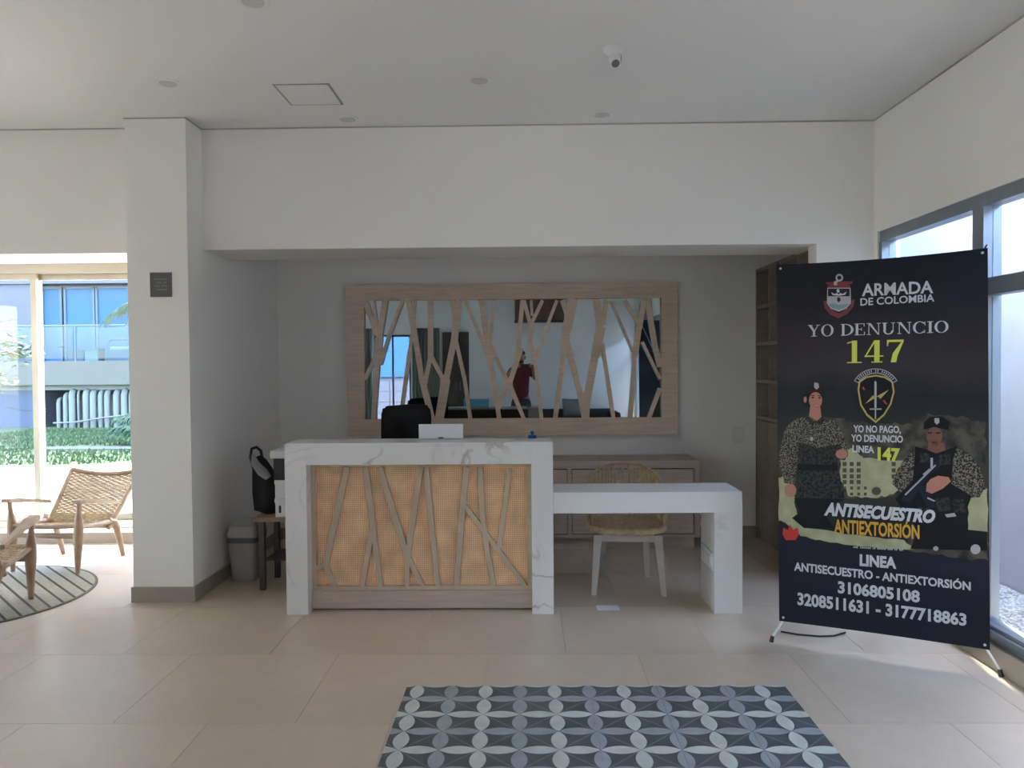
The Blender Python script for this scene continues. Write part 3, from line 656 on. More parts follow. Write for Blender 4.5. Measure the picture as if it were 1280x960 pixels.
bn = empty('swing_bin', 'grey plastic swing lid waste bin beside the white pillar', 'bin', (-2.045, 5.66, 0))
def rr(w, d, z, c=.03, n=5):
    out = []
    for (sx_, sy_, a0) in ((1, 1, 0), (-1, 1, 90), (-1, -1, 180), (1, -1, 270)):
        for k in range(n + 1):
            a = radians(a0 + 90 * k / n); out.append((sx_ * (w / 2 - c) + c * cos(a), sy_ * (d / 2 - c) + c * sin(a), z))
    return out
def loft(rings, sm=True):
    b = MB(); n = len(rings[0]); vs = [p for r_ in rings for p in r_]
    b.add(vs, [(i * n + k, i * n + (k + 1) % n, (i + 1) * n + (k + 1) % n, (i + 1) * n + k) for i in range(len(rings) - 1) for k in range(n)], sm)
    b.add(rings[0], [list(range(n))[::-1]]); b.add(rings[-1], [list(range(n))]); return b
loft([rr(.165, .20, 0), rr(.17, .205, .01), rr(.205, .25, .285)], False).build('body', M_GREYP, bn)
loft([rr(.217, .262, .285), rr(.219, .264, .325)], False).build('rim', M_GREYD, bn)
loft([rr(.225, .27, .3255), rr(.225, .27, .345), rr(.20, .23, .40), rr(.15, .12, .435, .02)], False).build('swing_lid', M_GREYP, bn)

cd = bx(.446, .588, 4.882, 4.98, 0, .0015)
o = loc(cd, .517, 4.93).build('paper_card', M_PAPER); o.location = (.517, 4.93, .0002); tag(o, 'small white card lying on the floor under the marble desk', 'card')

# ------------------------------------------------------------------ woven surfaces
def weave(surf, nrow, ncol, th=.0035, wid=.93, seg=3):
    """surf(u,v)->(point, normal); cords along u going over and under warp strands along v"""
    b = MB()
    for j in range(nrow):
        v0, v1 = (j + .5 - wid / 2) / nrow, (j + .5 + wid / 2) / nrow; N = ncol * seg; vs = []
        for i in range(N + 1):
            u = i / N; off = sin(pi * (u * ncol) + pi * j) * th
            for vv in (v0, v1):
                p, n = surf(u, vv); vs.append(Vector(p) + Vector(n) * (off + .0015))
            for vv in (v1, v0):
                p, n = surf(u, vv); vs.append(Vector(p) + Vector(n) * (off - .0015))
        fs = [(i * 4 + k, i * 4 + (k + 1) % 4, (i + 1) * 4 + (k + 1) % 4, (i + 1) * 4 + k) for i in range(N) for k in range(4)]
        b.add(vs, fs)
    w = MB()
    for i in range(ncol):
        u = (i + .5) / ncol
        for du in (0,):
            pts = [Vector(surf(u + du, k / 12)[0]) for k in range(13)]; w.tube(pts, .003, 4)
    return b, w

# ------------------------------------------------------------------ lounge chairs
def lounge_chair(label):
    t = empty('lounge_chair', label, 'chair', group='teak lounge chairs')
    for s_ in (-1, 1):
        # front leg rises to the arm, thickest where the rail enters
        mb().tube([(s_ * .265, -.265, 0), (s_ * .268, -.262, .12), (s_ * .272, -.258, .27), (s_ * .275, -.255, .36), (s_ * .28, -.258, .46), (s_ * .285, -.262, .535)], [.017, .026, .038, .036, .019, .018], 12, .8).build('leg', M_TEAK, t)
        mb().tube([(s_ * .272, .10, .325), (s_ * .272, .16, .31), (s_ * .268, .21, .24), (s_ * .266, .26, .10), (s_ * .265, .29, .0)], [.026, .033, .028, .023, .017], 12, .85).build('leg', M_TEAK, t)
        mb().tube([(s_ * .272, -.255, .345), (s_ * .272, -.1, .325), (s_ * .272, .06, .315), (s_ * .272, .16, .315)], [.02, .022, .024, .026], 10, .8).build('side_rail', M_TEAK, t)
        # arm paddle
        P = [(-.035, -.295), (.03, -.30), (.045, -.26), (.04, -.15), (.03, .05), (.03, .20), (.005, .20), (-.01, .0), (-.03, -.2)]
        ar = mb().prism([(s_ * (.29 + x), y) for x, y in P], 'Z', .53, .555); ar.v = [(x, y, z - max(0, (y + .22)) * .21) for x, y, z in ar.v]
        ar.build('armrest', M_TEAK, t)
        # back post
        mb().tube([(s_ * .268, .10, .26), (s_ * .285, .25, .42), (s_ * .30, .38, .57), (s_ * .31, .47, .67), (s_ * .312, .485, .685)], [.019, .018, .016, .015, .012], 10).build('back_post', M_TEAK, t)
    mb().tube([(-.272, -.255, .355), (0, -.27, .345), (.272, -.255, .355)], .019, 10).build('seat_rail', M_TEAK, t)
    mb().tube([(-.27, -.25, .275), (.27, -.25, .275)], .017, 8, 1.2).build('stretcher', M_TEAK, t)
    mb().tube([(-.25, .12, .28), (.25, .12, .28)], .017, 8).build('seat_rail', M_TEAK, t)
    mb().tube([(-.312, .485, .683)] + [(x, .485, .683 - .038 * (1 - (x / .312) ** 2)) for x in (-.2, -.1, 0, .1, .2)] + [(.312, .485, .683)], .016, 10).build('top_rail', M_TEAK, t)
    def back(u, v):
        x = (u - .5) * 2 * (.268 + .037 * v); sag = (1 - (2 * u - 1) ** 2)
        y = .12 + .365 * v + .028 * sag; z = .285 + (.395 - .038 * sag) * v
        return (x, y, z), (0, -.73, .68)
    def seat(u, v):
        x = (u - .5) * 2 * .255; sag = (1 - (2 * u - 1) ** 2) * sin(pi * v)
        return (x, -.25 + .37 * v, .362 - .07 * v - .02 * sag), (0, .17, .98)
    b, w = weave(back, 34, 17); ob = b.build('woven_back', M_CORD, t); tag(ob, kind='stuff'); w.build('warp_cords', M_CORD, ob)
    b, w = weave(seat, 26, 17); ob = b.build('woven_seat', M_CORD, t); tag(ob, kind='stuff'); w.build('warp_cords', M_CORD, ob)
    return t
lc1 = lounge_chair('teak lounge chair with woven cord seat and back by the garden window')
lc1.location = (-3.61, 6.068, .009); lc1.rotation_euler = (0, 0, radians(-6))
lc2 = copy_tree(lc1); lc2['label'] = 'nearer teak lounge chair cut off by the left edge with its back turned'
lc2.location = (-3.535, 4.83, .009); lc2.rotation_euler = (0, 0, radians(190))

# round striped rug
rg = empty('round_rug', 'round greyish woven rug with thin dark diagonal stripes under the lounge chairs', 'rug', (-3.85, 5.2, 0))
M_RUG = mat('rug_weave', (.31, .29, .235), .95, noise=(60, .22), bump=(150, .5)); M_RUGD = mat('rug_stripe', (.055, .045, .04), .95)
RR = .825
mb().lathe([(RR, .0005), (RR, .004), (RR - .006, .007), (.01, .007)], (0, 0, 0), 96).build('rug_base', M_RUG, rg)
mb().lathe([(RR + .006, .0004), (RR + .006, .006), (RR - .012, .0082), (RR - .014, .0005)], (0, 0, 0), 96).build('border', mat('rug_border', (.13, .12, .09), .95), rg)
k = -8
while k <= 9:
    d = (k * .0885 + .02)
    if abs(d) < RR - .03:
        h = math.sqrt((RR - .015) ** 2 - d * d); n_ = Vector((cos(pi / 4), sin(pi / 4), 0)); t_ = Vector((n_.y, -n_.x, 0))
        a_, b_ = n_ * d - t_ * h, n_ * d + t_ * h; w_ = n_ * .0075
        q = [a_ - w_, b_ - w_, b_ + w_, a_ + w_]
        mb().prism([(p.x, p.y) for p in q], 'Z', .006, .0085).build('stripe', M_RUGD, rg)
    k += 1

# ------------------------------------------------------------------ chair behind the desk
dc = empty('desk_chair', 'rattan armchair with arched rope back and pale wooden legs behind the marble desk', 'chair', (.70, 5.43, 0), radians(-4))
M_PALEW = mat('pale_ash', (.45, .40, .35), .5, noise=(7, .08), stretch=(1, 1, 6))
for (a, c, a2, c2) in ((-.232, -.228, -.20, -.19), (.232, -.228, .20, -.19), (-.165, .235, -.145, .17), (.165, .235, .145, .17)):
    b_ = mb(); lo, hi = .017, .027
    vs = [(a - lo, c - lo, 0), (a + lo, c - lo, 0), (a + lo, c + lo, 0), (a - lo, c + lo, 0), (a2 - hi, c2 - hi, .40), (a2 + hi, c2 - hi, .40), (a2 + hi, c2 + hi, .40), (a2 - hi, c2 + hi, .40)]
    b_.add(vs, [(0, 3, 2, 1), (4, 5, 6, 7), (0, 1, 5, 4), (1, 2, 6, 5), (2, 3, 7, 6), (3, 0, 4, 7)]).build('leg', M_PALEW, dc)
mb().box(-.20, .20, -.205, -.18, .355, .40).box(-.16, .16, .165, .185, .355, .40).box(-.215, -.19, -.19, .17, .355, .40).box(.19, .215, -.19, .17, .355, .40).build('apron', M_PALEW, dc)
# seat base ring (olive rope wrapped) and woven seat
def ell(a, z, rx=.255, ry=.235): 
    e = 2.6; c, s_ = cos(a), sin(a)
    return (rx * math.copysign(abs(c) ** (2 / e), c), .0 + ry * math.copysign(abs(s_) ** (2 / e), s_), z)
N = 48
mb().tube([ell(2 * pi * k / N, .425) for k in range(N + 1)], .022, 8, 1.1).build('seat_frame', M_ROPE, dc)
b_ = MB()
for k in range(34):
    x = -.235 + .47 * k / 33; yy = .22 * (1 - abs(x / .25) ** 2.6) ** (1 / 2.6)
    b_.tube([(x, -yy, .442), (x, 0, .452), (x, yy, .442)], .0068, 5, .7)
tag(b_.build('woven_seat', M_ROPE, dc), kind='stuff')
# arched rim: low at the arms, high at the back
def rim(a):       # a from -pi*.15 .. pi*1.15 around the back
    h = .60 + .215 * max(0, sin(a)) ** .8; sp = 1 + .05 * (h - .6)
    x, y, _ = ell(a, 0, .275, .265); lean = .0 + .09 * max(0, sin(a))
    return (x * sp, y + lean, h)
A = [(-.12 + 1.24 * k / 56) * pi for k in range(57)]
pts = [ell(A[0], .43)] + [rim(a) for a in A] + [ell(A[-1], .43)]
mb().tube(pts, .010, 8).build('rim', M_CORD, dc)
b_ = MB()
for k in range(0, 57):
    a = A[k]; p = Vector(rim(a)); q = Vector(ell(a, .44)); m_ = p.lerp(q, .5) + Vector((cos(a), sin(a), 0)) * .02
    b_.tube([p, m_, q], .0058, 4)
    if k + 2 < 57 and k % 2 == 0:
        b_.tube([p, Vector(rim(A[k + 2])).lerp(Vector(ell(A[k + 2], .44)), .5), q], .0045, 4)
tag(b_.build('rope_strands', M_ROPE, dc), kind='stuff')

# ------------------------------------------------------------------ ceiling fittings and pillar sign
def downlight(x, y, lab):
    t = empty('downlight', lab, 'light', (x, y, CZ), group='recessed downlights')
    mb().lathe([(.075, -.0005), (.075, -.003), (.066, -.005), (.057, -.005)], seg=32, sm=False).build('ring', W_CEIL, t)
    mb().lathe([(.05, -.0052), (.05, -.0075)], seg=32, sm=False).build('diffuser', mat('lamp_diffuser', (.55, .53, .49), .5) if 'lamp_diffuser' not in MATS else MATS['lamp_diffuser'], t)
downlight(-1.20, 3.50, 'recessed ceiling downlight cut by the top edge of the photo')
downlight(-2.03, 4.48, 'recessed ceiling downlight on the left near the garden side')
downlight(-1.155, 5.17, 'small recessed downlight right above the counter by the bulkhead')
downlight(-.248, 4.50, 'recessed ceiling downlight in the middle of the ceiling')
downlight(.516, 5.14, 'recessed downlight near the bulkhead above the desk')
ap = empty('access_panel', 'flush square plaster access panel in the ceiling', 'panel', (-1.28, 4.70, CZ))
mb().box(-.165, -.155, -.18, .18, -.003, 0).box(.155, .165, -.18, .18, -.003, 0).box(-.155, .155, -.18, -.17, -.003, 0).box(-.155, .155, .17, .18, -.003, 0).build('frame', mat('panel_gap', (.35, .34, .31), .8), ap)
bx(-.152, .152, -.167, .167, -.004, 0).build('hatch', W_CEIL, ap)
dcm = empty('ceiling_detector', 'white twin headed detector on a round base on the ceiling', 'detector', (.470, 4.08, CZ))
mb().lathe([(.055, 0), (.055, -.012), (.045, -.022), (.03, -.03), (.026, -.04)], seg=28).build('base', M_WHITEP, dcm)
mb().tube([(0, 0, -.03), (.005, 0, -.06)], .018, 12).build('neck', M_WHITEP, dcm)
for (dx_, dy_, dz_) in ((.035, .0, -.055), (.008, -.03, -.088)):
    hd = mb().tube([(0, 0, -.055), (dx_, dy_, dz_)], [.024, .027], 14).build('head', M_WHITEP, dcm)
    d_ = Vector((dx_, dy_, dz_ + .055)).normalized() * .004
    mb().tube([(dx_, dy_, dz_), (dx_ + d_.x, dy_ + d_.y, dz_ + d_.z)], .021, 14).build('lens', M_GREYD, hd)
sg = empty('wall_plaque', 'small square dark grey plaque on the white pillar', 'sign', (-2.378, 5.09, 2.093))
bx(-.072, .072, -.006, 0, -.08, .08, bev=.001).build('plate', M_SIGN, sg)
b_ = MB()
for row, (z, segs) in enumerate(((.037, [(-.042, .045)]), (.014, [(-.03, .008), (.018, .036)]), (-.008, [(-.042, .0), (.006, .046)]), (-.031, [(-.03, .044)]))):
    for a, c in segs:
        x = a
        while x < c - .004:
            w_ = random.uniform(.0035, .006); h_ = random.uniform(.0065, .010); b_.box(x, x + w_, -.0066, -.006, z - .005, z - .005 + h_); x += w_ + .0016
tag(b_.build('lettering', M_SIGNT, sg), 'four faint illegible lines of pale lettering', kind=None)

# ------------------------------------------------------------------ things behind the camera that the mirror shows
tbx = empty('timber_box', 'brown timber clad box high on the rear wall seen in the mirror', 'cabinet', (.32, -2.99, 2.45))
M_BROWN = mat('brown_timber', (.14, .075, .045), .5, noise=(5, .2), stretch=(8, 1, 1))
bx(-.53, .53, 0, .35, 0, .04).build('bottom_edge', M_DARKW, tbx)
for k in range(6): bx(-.52 + k * .1735, -.52 + k * .1735 + .170, 0, .34, .04, .72).build('plank', M_BROWN, tbx)
sfa = empty('dark_sofa', 'dark sofa against the rear wall seen in the mirror', 'sofa', (.6, -2.45, 0))
bx(-1.45, 1.25, -.40, .42, .08, .42, bev=.03).build('seat', M_SOFA, sfa); bx(-1.45, 1.25, -.48, -.28, .1, .60, bev=.04).build('backrest', M_SOFA, sfa)
for s_ in (-1.53, 1.15): bx(s_, s_ + .2, -.48, .42, .08, .56, bev=.04).build('armrest', M_SOFA, sfa)
for a in (-1.3, 1.1):
    for c in (-.35, .3): bx(a, a + .05, c, c + .05, 0, .1).build('leg', M_DARKW, sfa)
cu = empty('sofa_cushion', 'grey square cushion standing on the dark sofa', 'cushion', (1.0, -2.60, .43), radians(8))
loft([[(x * s_, -.02 + d_, z * s_ + .2) for x, z in ((-.22, -.2), (0, -.185), (.22, -.2), (.205, 0), (.22, .2), (0, .185), (-.22, .2), (-.205, 0))] for s_, d_ in ((.15, -.075), (.7, -.06), (1, 0), (.7, .06), (.15, .075))]).build('cover', M_CUSH, cu)
cl_ = empty('rear_column', 'green grey curtain panel beside the rear window seen in the mirror', 'curtain', (-2.35, -4.9, 0))
def curtain(name, x0, x1, y, z1, m, par, axis='X', n=60, amp=.03):
    b = MB(); vs = []
    for i in range(n + 1):
        t = x0 + (x1 - x0) * i / n; o_ = amp * sin(i * .9)
        for z in (.02, z1):
            vs.append((t, y + o_, z) if axis == 'X' else (y + o_, t, z))
    b.add(vs, [(2 * i, 2 * i + 2, 2 * i + 3, 2 * i + 1) for i in range(n)], True)
    o = b.build(name, m, par); md = o.modifiers.new('thickness', 'SOLIDIFY'); md.thickness = .004; return o
bpy.data.objects.remove(cl_)
c1 = curtain('green_curtain', -2.72, -2.05, -4.92, 2.45, M_CURTG, None); tag(c1, 'green grey curtain right of the rear window in the mirror', 'curtain', 'rear curtains')
c2 = curtain('green_curtain', -4.35, -3.68, -4.92, 2.45, M_CURTG, None); tag(c2, 'green grey curtain left of the rear window in the mirror', 'curtain', 'rear curtains')
M_CURT = mat('sheer_curtain', (.55, .58, .60), .9, noise=(3, .06)); _n = M_CURT.node_tree; _t = _n.nodes.new('ShaderNodeBsdfTranslucent'); _t.inputs[0].default_value = (.60, .64, .68, 1)
_m = _n.nodes.new('ShaderNodeMixShader'); _m.inputs[0].default_value = .55; _p = _n.nodes['Principled BSDF']; _o = [x for x in _n.nodes if x.type == 'OUTPUT_MATERIAL'][0]
_n.links.new(_p.outputs[0], _m.inputs[1]); _n.links.new(_t.outputs[0], _m.inputs[2]); _n.links.new(_m.outputs[0], _o.inputs[0])
c3 = curtain('pale_curtain', -1.75, -.62, 2.30, 2.75, M_CURT, None, 'Y'); tag(c3, 'pale blue grey curtain hanging by the right glazing in the mirror', 'curtain')
dd = empty('dark_door_leaf', 'dark double door in the rear wall seen in the mirror', 'door', (-1.6, -4.98, 0))
for s_ in (-.38, .0): 
    lf2 = bx(s_, s_ + .375, -.01, .03, .01, 2.35).build('door_panel', M_DARKW, dd)
    mb().tube([(s_ + (.33 if s_ < 0 else .045), .06, .95), (s_ + (.33 if s_ < 0 else .045), .06, 1.15)], .01, 8).build('handle', M_ALU, lf2)

rb = struct('wall_rear_building', mb().box(-9, 2, -11, -10.5, -.3, 4.5), M_LILAC, label='neighbouring building seen through the rear window in the mirror')
for k in range(5): bx(-7.6 + k * 1.5, -6.5 + k * 1.5, -10.5, -10.45, 1.2, 3.4).build('window', M_BLUEW, rb)
rl2 = empty('rear_railing', 'dark metal railing outside the rear window in the mirror', 'railing', (-4.4, -8.0, -.26))
for z in (.5, .8, 1.1, 1.4): mb().tube([(-2.2, 0, z), (2.2, 0, z)], .012, 6).build('rail', M_BLACK, rl2)
for k in range(12): mb().tube([(-2.2 + k * .4, 0, 0), (-2.2 + k * .4, 0, 1.4)], .012, 6).build('baluster', M_BLACK, rl2)

w5 = struct('fill_window_5', mb().box(-6.5, -4.4, -5.13, -5.07, 0, .06).box(-6.5, -4.4, -5.13, -5.07, 2.54, 2.6), M_ALUB)  # unseen glazing added for fill light on the reception recess
for k in range(4): bx(-6.5 + k * .68, -6.44 + k * .68, -5.13, -5.07, .06, 2.54).build('mullion', M_ALUB, w5)
for k in range(3): bx(-6.44 + k * .68, -5.82 + k * .68, -5.103, -5.097, .06, 2.54).build('pane', M_GLASS, w5)

# ------------------------------------------------------------------ photographer, visible in the mirror
M_SKIN = mat('skin', (.32, .17, .11), .55); M_SHIRT = mat('dark_red_shirt', (.09, .006, .011), .8); M_TROU = mat('black_trousers', (.012, .012, .015), .8); M_HAIR = mat('black_hair', (.01, .008, .007), .7)
def skinned(name, verts, edges, root, m, par, sub=2):
    me = bpy.data.meshes.new(name); me.from_pydata([v[:3] for v in verts], edges, []); me.materials.append(m)
    o = bpy.data.objects.new(name, me); COL.objects.link(o); o.parent = par
    sk = o.modifiers.new('skin', 'SKIN'); sk.use_smooth_shade = True
    if not me.skin_vertices: 
        bm = bmesh.new(); bm.from_mesh(me); bm.verts.layers.skin.verify(); bm.to_mesh(me); bm.free()
    for i, v in enumerate(verts):
        r_ = v[3] if hasattr(v[3], '__len__') else (v[3], v[3])
        me.skin_vertices[0].data[i].radius = r_; me.skin_vertices[0].data[i].use_root = (i == root)
    ss = o.modifiers.new('subd', 'SUBSURF'); ss.levels = sub; ss.render_levels = sub
    return o
pe = empty('person', 'person in dark red shirt and black trousers photographing with a phone seen in the mirror', 'person', (-.07, -.42, 0))
V = [(0, 0, .93, .10), (0, 0, 1.10, .10), (0, .0, 1.28, .11), (0, -.01, 1.42, .10), (0, -.01, 1.50, .058), (0, .01, 1.57, .055),          # 0-5 trunk, neck
     (0, .015, 1.645, (.078, .085)), (0, .01, 1.72, (.083, .092)), (0, .0, 1.765, (.062, .07)),                                           # 6-8 head
     (-.17, -.01, 1.44, .06), (-.27, .04, 1.29, .047), (-.20, .17, 1.40, .038), (-.10, .30, 1.515, .028), (-.035, .375, 1.53, (.02, .036)),             # 9-13 left arm
     (.17, -.01, 1.44, .06), (.27, .04, 1.29, .047), (.24, .17, 1.40, .038), (.22, .30, 1.515, .028), (.185, .375, 1.53, (.02, .036)),                  # 14-18 right arm
     (-.10, 0, .86, .10), (-.12, .02, .48, .062), (-.13, 0, .09, .042), (-.135, .13, .035, .032),
     (.10, 0, .86, .10), (.12, .02, .48, .062), (.13, 0, .09, .042), (.135, .13, .035, .032)]
E_ = [(0, 1), (1, 2), (2, 3), (3, 4), (4, 5), (5, 6), (6, 7), (7, 8), (3, 9), (9, 10), (10, 11), (11, 12), (12, 13), (3, 14), (14, 15), (15, 16), (16, 17), (17, 18),
      (0, 19), (19, 20), (20, 21), (21, 22), (0, 23), (23, 24), (24, 25), (25, 26)]
body = skinned('body', V, E_, 0, M_SKIN, pe)
skinned('shirt', [(0, 0, .90, .155), (0, 0, 1.10, .155), (0, 0, 1.28, .168), (0, -.01, 1.42, .148), (0, -.01, 1.49, .07), (-.17, -.01, 1.435, .078), (-.25, .03, 1.325, .066), (.17, -.01, 1.435, .078), (.25, .03, 1.325, .066)],
        [(0, 1), (1, 2), (2, 3), (3, 4), (3, 5), (5, 6), (3, 7), (7, 8)], 0, M_SHIRT, pe)
skinned('trousers', [(0, 0, .97, .148), (0, 0, .90, .145), (-.10, 0, .82, .108), (-.12, .02, .48, .078), (-.13, 0, .10, .062), (.10, 0, .82, .108), (.12, .02, .48, .078), (.13, 0, .10, .062)],
        [(0, 1), (1, 2), (2, 3), (3, 4), (1, 5), (5, 6), (6, 7)], 0, M_TROU, pe)
mb().ball((0, -.018, 1.755), (.083, .088, .062), 3).ball((0, -.055, 1.70), (.078, .055, .08), 2).build('hair', M_HAIR, pe)
mb().ball((0, .062, 1.605), (.05, .035, .04), 2).build('beard', M_HAIR, pe)
mb().tube([(0, .09, 1.69), (0, .115, 1.655), (0, .095, 1.648)], [.008, .014, .01], 8).build('nose', M_SKIN, pe)
for s_ in (-1, 1):
    ey = mb().ball((s_ * .03, .088, 1.69), .011, 2).build('eye', M_WHITEP, pe); mb().ball((s_ * .03, .0955, 1.69), .0055, 2).build('pupil', M_BLACK, ey)
    mb().ball((s_ * .083, .005, 1.68), (.012, .02, .032), 2).build('ear', M_SKIN, pe)
    bx(s_ * .13 - .045, s_ * .13 + .045, -.07, .20, 0, .07, bev=.025).build('shoe', M_BLACK, pe)
mb().tube([(-.02, .096, 1.622), (0, .10, 1.62), (.02, .096, 1.622)], .004, 6).build('mouth', mat('lips', (.25, .08, .07), .5), pe)
# fingers of both hands around the phone ends
for s_, cx in ((-1, -.02), (1, .16)):
    for k in range(4):
        z = 1.565 - k * .020; ln = (.9, 1, .95, .8)[k]
        skinned('finger', [(cx + s_ * .012, .368, z - .004, .010), (cx + s_ * .010, .398, z, .009), (cx - s_ * .004, .412, z + .002, .008), (cx - s_ * (.004 + .018 * ln), .413, z + .003, .007)], [(0, 1), (1, 2), (2, 3)], 0, M_SKIN, pe, 1)
    skinned('thumb', [(cx + s_ * .010, .365, 1.505, .012), (cx - s_ * .006, .370, 1.512, .011), (cx - s_ * .025, .378, 1.522, .009)], [(0, 1), (1, 2)], 0, M_SKIN, pe, 1)
ph = empty('smartphone', 'black smartphone held up sideways by the photographer in the mirror', 'phone', (0, -.022, 1.525))
bx(-.081, .081, -.004, .004, -.0375, .0375, bev=.003).build('case', M_BLACK, ph)
bx(-.076, .076, -.0047, -.004, -.033, .033).build('screen', mat('phone_screen', (.02, .02, .02), .1, emit=((.3, .3, .28), .3)), ph)
for k in range(3): mb().lathe([(.006, .004), (.006, .0055), (.004, .0055)], (-.062, 0, .022 - k * .016), 12, 'Y').build('lens', M_GREYD, ph)

# ------------------------------------------------------------------ the printed banner on its X stand
BL, BRr = Vector((1.400, 4.312, .12)), Vector((2.292, 3.865, .12))
bd_ = (BRr - BL); BW = bd_.length; bdir = bd_.normalized(); bang = math.atan2(bdir.y, bdir.x)
bnv = Vector((bdir.y, -bdir.x, 0))
def bl(x, y):                      # photo pixel -> (s, t) on the banner cloth
    d = ray(x, y); t = (BL - CAMP).dot(bnv) / d.dot(bnv); p = CAMP + d * t
    return ((p - BL).dot(bdir), p.z)
ban = empty('banner_stand', 'tall black printed banner on an X stand in front of the right glazing', 'banner', (BL.x, BL.y, 0), bang)
TLc, TRc = bl(970.4, 331), bl(1234.7, 310); BLc, BRc = bl(974, 776), bl(1237.5, 812.5)
def banner_cloth_mat():
    m = mat('banner_print', (.010, .010, .016), .5, spec=.18); nt = m.node_tree; n = nt.nodes; l = nt.links; b = n['Principled BSDF']
    tc = n.new('ShaderNodeTexCoord'); sp = n.new('ShaderNodeSeparateXYZ'); l.new(tc.outputs['Object'], sp.inputs[0])
    r = n.new('ShaderNodeValToRGB'); mr = n.new('ShaderNodeMapRange'); mr.inputs[1].default_value = .1; mr.inputs[2].default_value = 2.1
    nz = n.new('ShaderNodeTexNoise'); nz.inputs['Scale'].default_value = 3; nz.inputs['Detail'].default_value = 6; l.new(tc.outputs['Object'], nz.inputs[0])
    ad = n.new('ShaderNodeMath'); ad.operation = 'MULTIPLY_ADD'; ad.inputs[1].default_value = .12; l.new(nz.outputs[0], ad.inputs[0]); 
    sb = n.new('ShaderNodeMath'); sb.operation = 'SUBTRACT'; sb.inputs[1].default_value = .06; l.new(ad.outputs[0], sb.inputs[0])
    l.new(sp.outputs[2], mr.inputs[0]); l.new(mr.outputs[0], ad.inputs[2]); l.new(sb.outputs[0], r.inputs[0])
    cr_ = r.color_ramp; cr_.elements[0].position = 0; cr_.elements[0].color = (.010, .011, .020, 1); cr_.elements[1].position = 1; cr_.elements[1].color = (.006, .008, .014, 1)
    for p, c in ((.24, (.012, .011, .022, 1)), (.30, (.02, .018, .02, 1)), (.45, (.045, .042, .03, 1)), (.56, (.022, .022, .022, 1)), (.64, (.012, .014, .018, 1)), (.70, (.034, .028, .030, 1)), (.78, (.026, .021, .026, 1)), (.9, (.010, .010, .016, 1))):
        e = cr_.elements.new(p); e.color = c
    l.new(r.outputs[0], b.inputs['Base Color']); return m
M_BAN = banner_cloth_mat()
NX = 24
vs = []
for i in range(NX + 1):
    u = i / NX; sag = -.012 * sin(pi * u); bow = .014 * sin(pi * u) * 0
    for (a, c, zz) in ((BLc, BRc, -sag * .4), (TLc, TRc, sag)):
        vs.append((a[0] + (c[0] - a[0]) * u, bow, a[1] + (c[1] - a[1]) * u + zz))
c_ = MB(); c_.add(vs, [(2 * i, 2 * i + 2, 2 * i + 3, 2 * i + 1) for i in range(NX)])
cloth = c_.build('cloth', M_BAN, ban); md = cloth.modifiers.new('thickness', 'SOLIDIFY'); md.thickness = .0012; md.offset = 1 if False else 0

def P_(name, c, rough=.5, **k): return mat(name, c, rough, spec=.18, **k)
K_WHT = P_('print_white', (.50, .50, .52)); K_GRY = P_('print_grey', (.36, .35, .36)); K_YEL = P_('print_yellow', (.52, .56, .09)); K_ORG = P_('print_orange', (.55, .30, .045))
K_PAL = P_('print_pale_olive', (.33, .32, .195), noise=(12, .25)); K_DUST = P_('print_dust', (.085, .075, .06), mix=(14, (.022, .022, .02), .4, .62))
K_CAMO = P_('print_camo', (.20, .17, .135), mix=(150, (.014, .013, .012), .42, .54)); K_CAMOD = P_('print_dark_camo', (.040, .038, .034), mix=(70, (.008, .008, .008), .4, .6))
K_BLK = P_('print_black', (.006, .006, .009)); K_SKN = P_('print_skin', (.38, .17, .12)); K_SKD = P_('print_dark_skin', (.16, .075, .055)); K_RED = P_('print_red', (.45, .04, .03))
K_MAR = P_('print_maroon', (.16, .035, .045)); K_TEAL = P_('print_teal', (.14, .28, .30)); K_NAVY = P_('print_navy', (.012, .014, .03)); K_GOLD = P_('print_gold', (.42, .32, .10)); K_SQ = P_('print_dark_square', (.07, .07, .045))
LAY = [0]
def art(name, polys, m, label=None):
    """polys: lists of banner-plane points (s, t)"""
    LAY[0] += 1; y = -.0010 - .00008 * LAY[0]; b = MB()
    for p in polys: b.add([(a, y, c) for a, c in p], [list(range(len(p)))])
    if 1 < len(polys) <= 6:
        for p in polys:
            b = MB(); b.add([(a, y, c) for a, c in p], [list(range(len(p)))]); o = b.build(name, m, ban)
        return o
    o = b.build(name, m, ban)
    if label: o['label'] = label
    return o
def px(ox, oy, sc, pts): return [bl(ox + x / sc, oy + y / sc) for x, y in pts]
def ellp(ox, oy, sc, cx, cy, rx_, ry_, n=20): return px(ox, oy, sc, [(cx + rx_ * cos(2 * pi * k / n), cy + ry_ * sin(2 * pi * k / n)) for k in range(n)])
def jag(pts, amp, sub=6):
    out = []
    for i, p in enumerate(pts):
        q = pts[(i + 1) % len(pts)]
        for k in range(sub):
            t = k / sub; j = amp if k else 0
            out.append((p[0] + (q[0] - p[0]) * t + random.uniform(-j, j), p[1] + (q[1] - p[1]) * t + random.uniform(-j, j)))
    return out
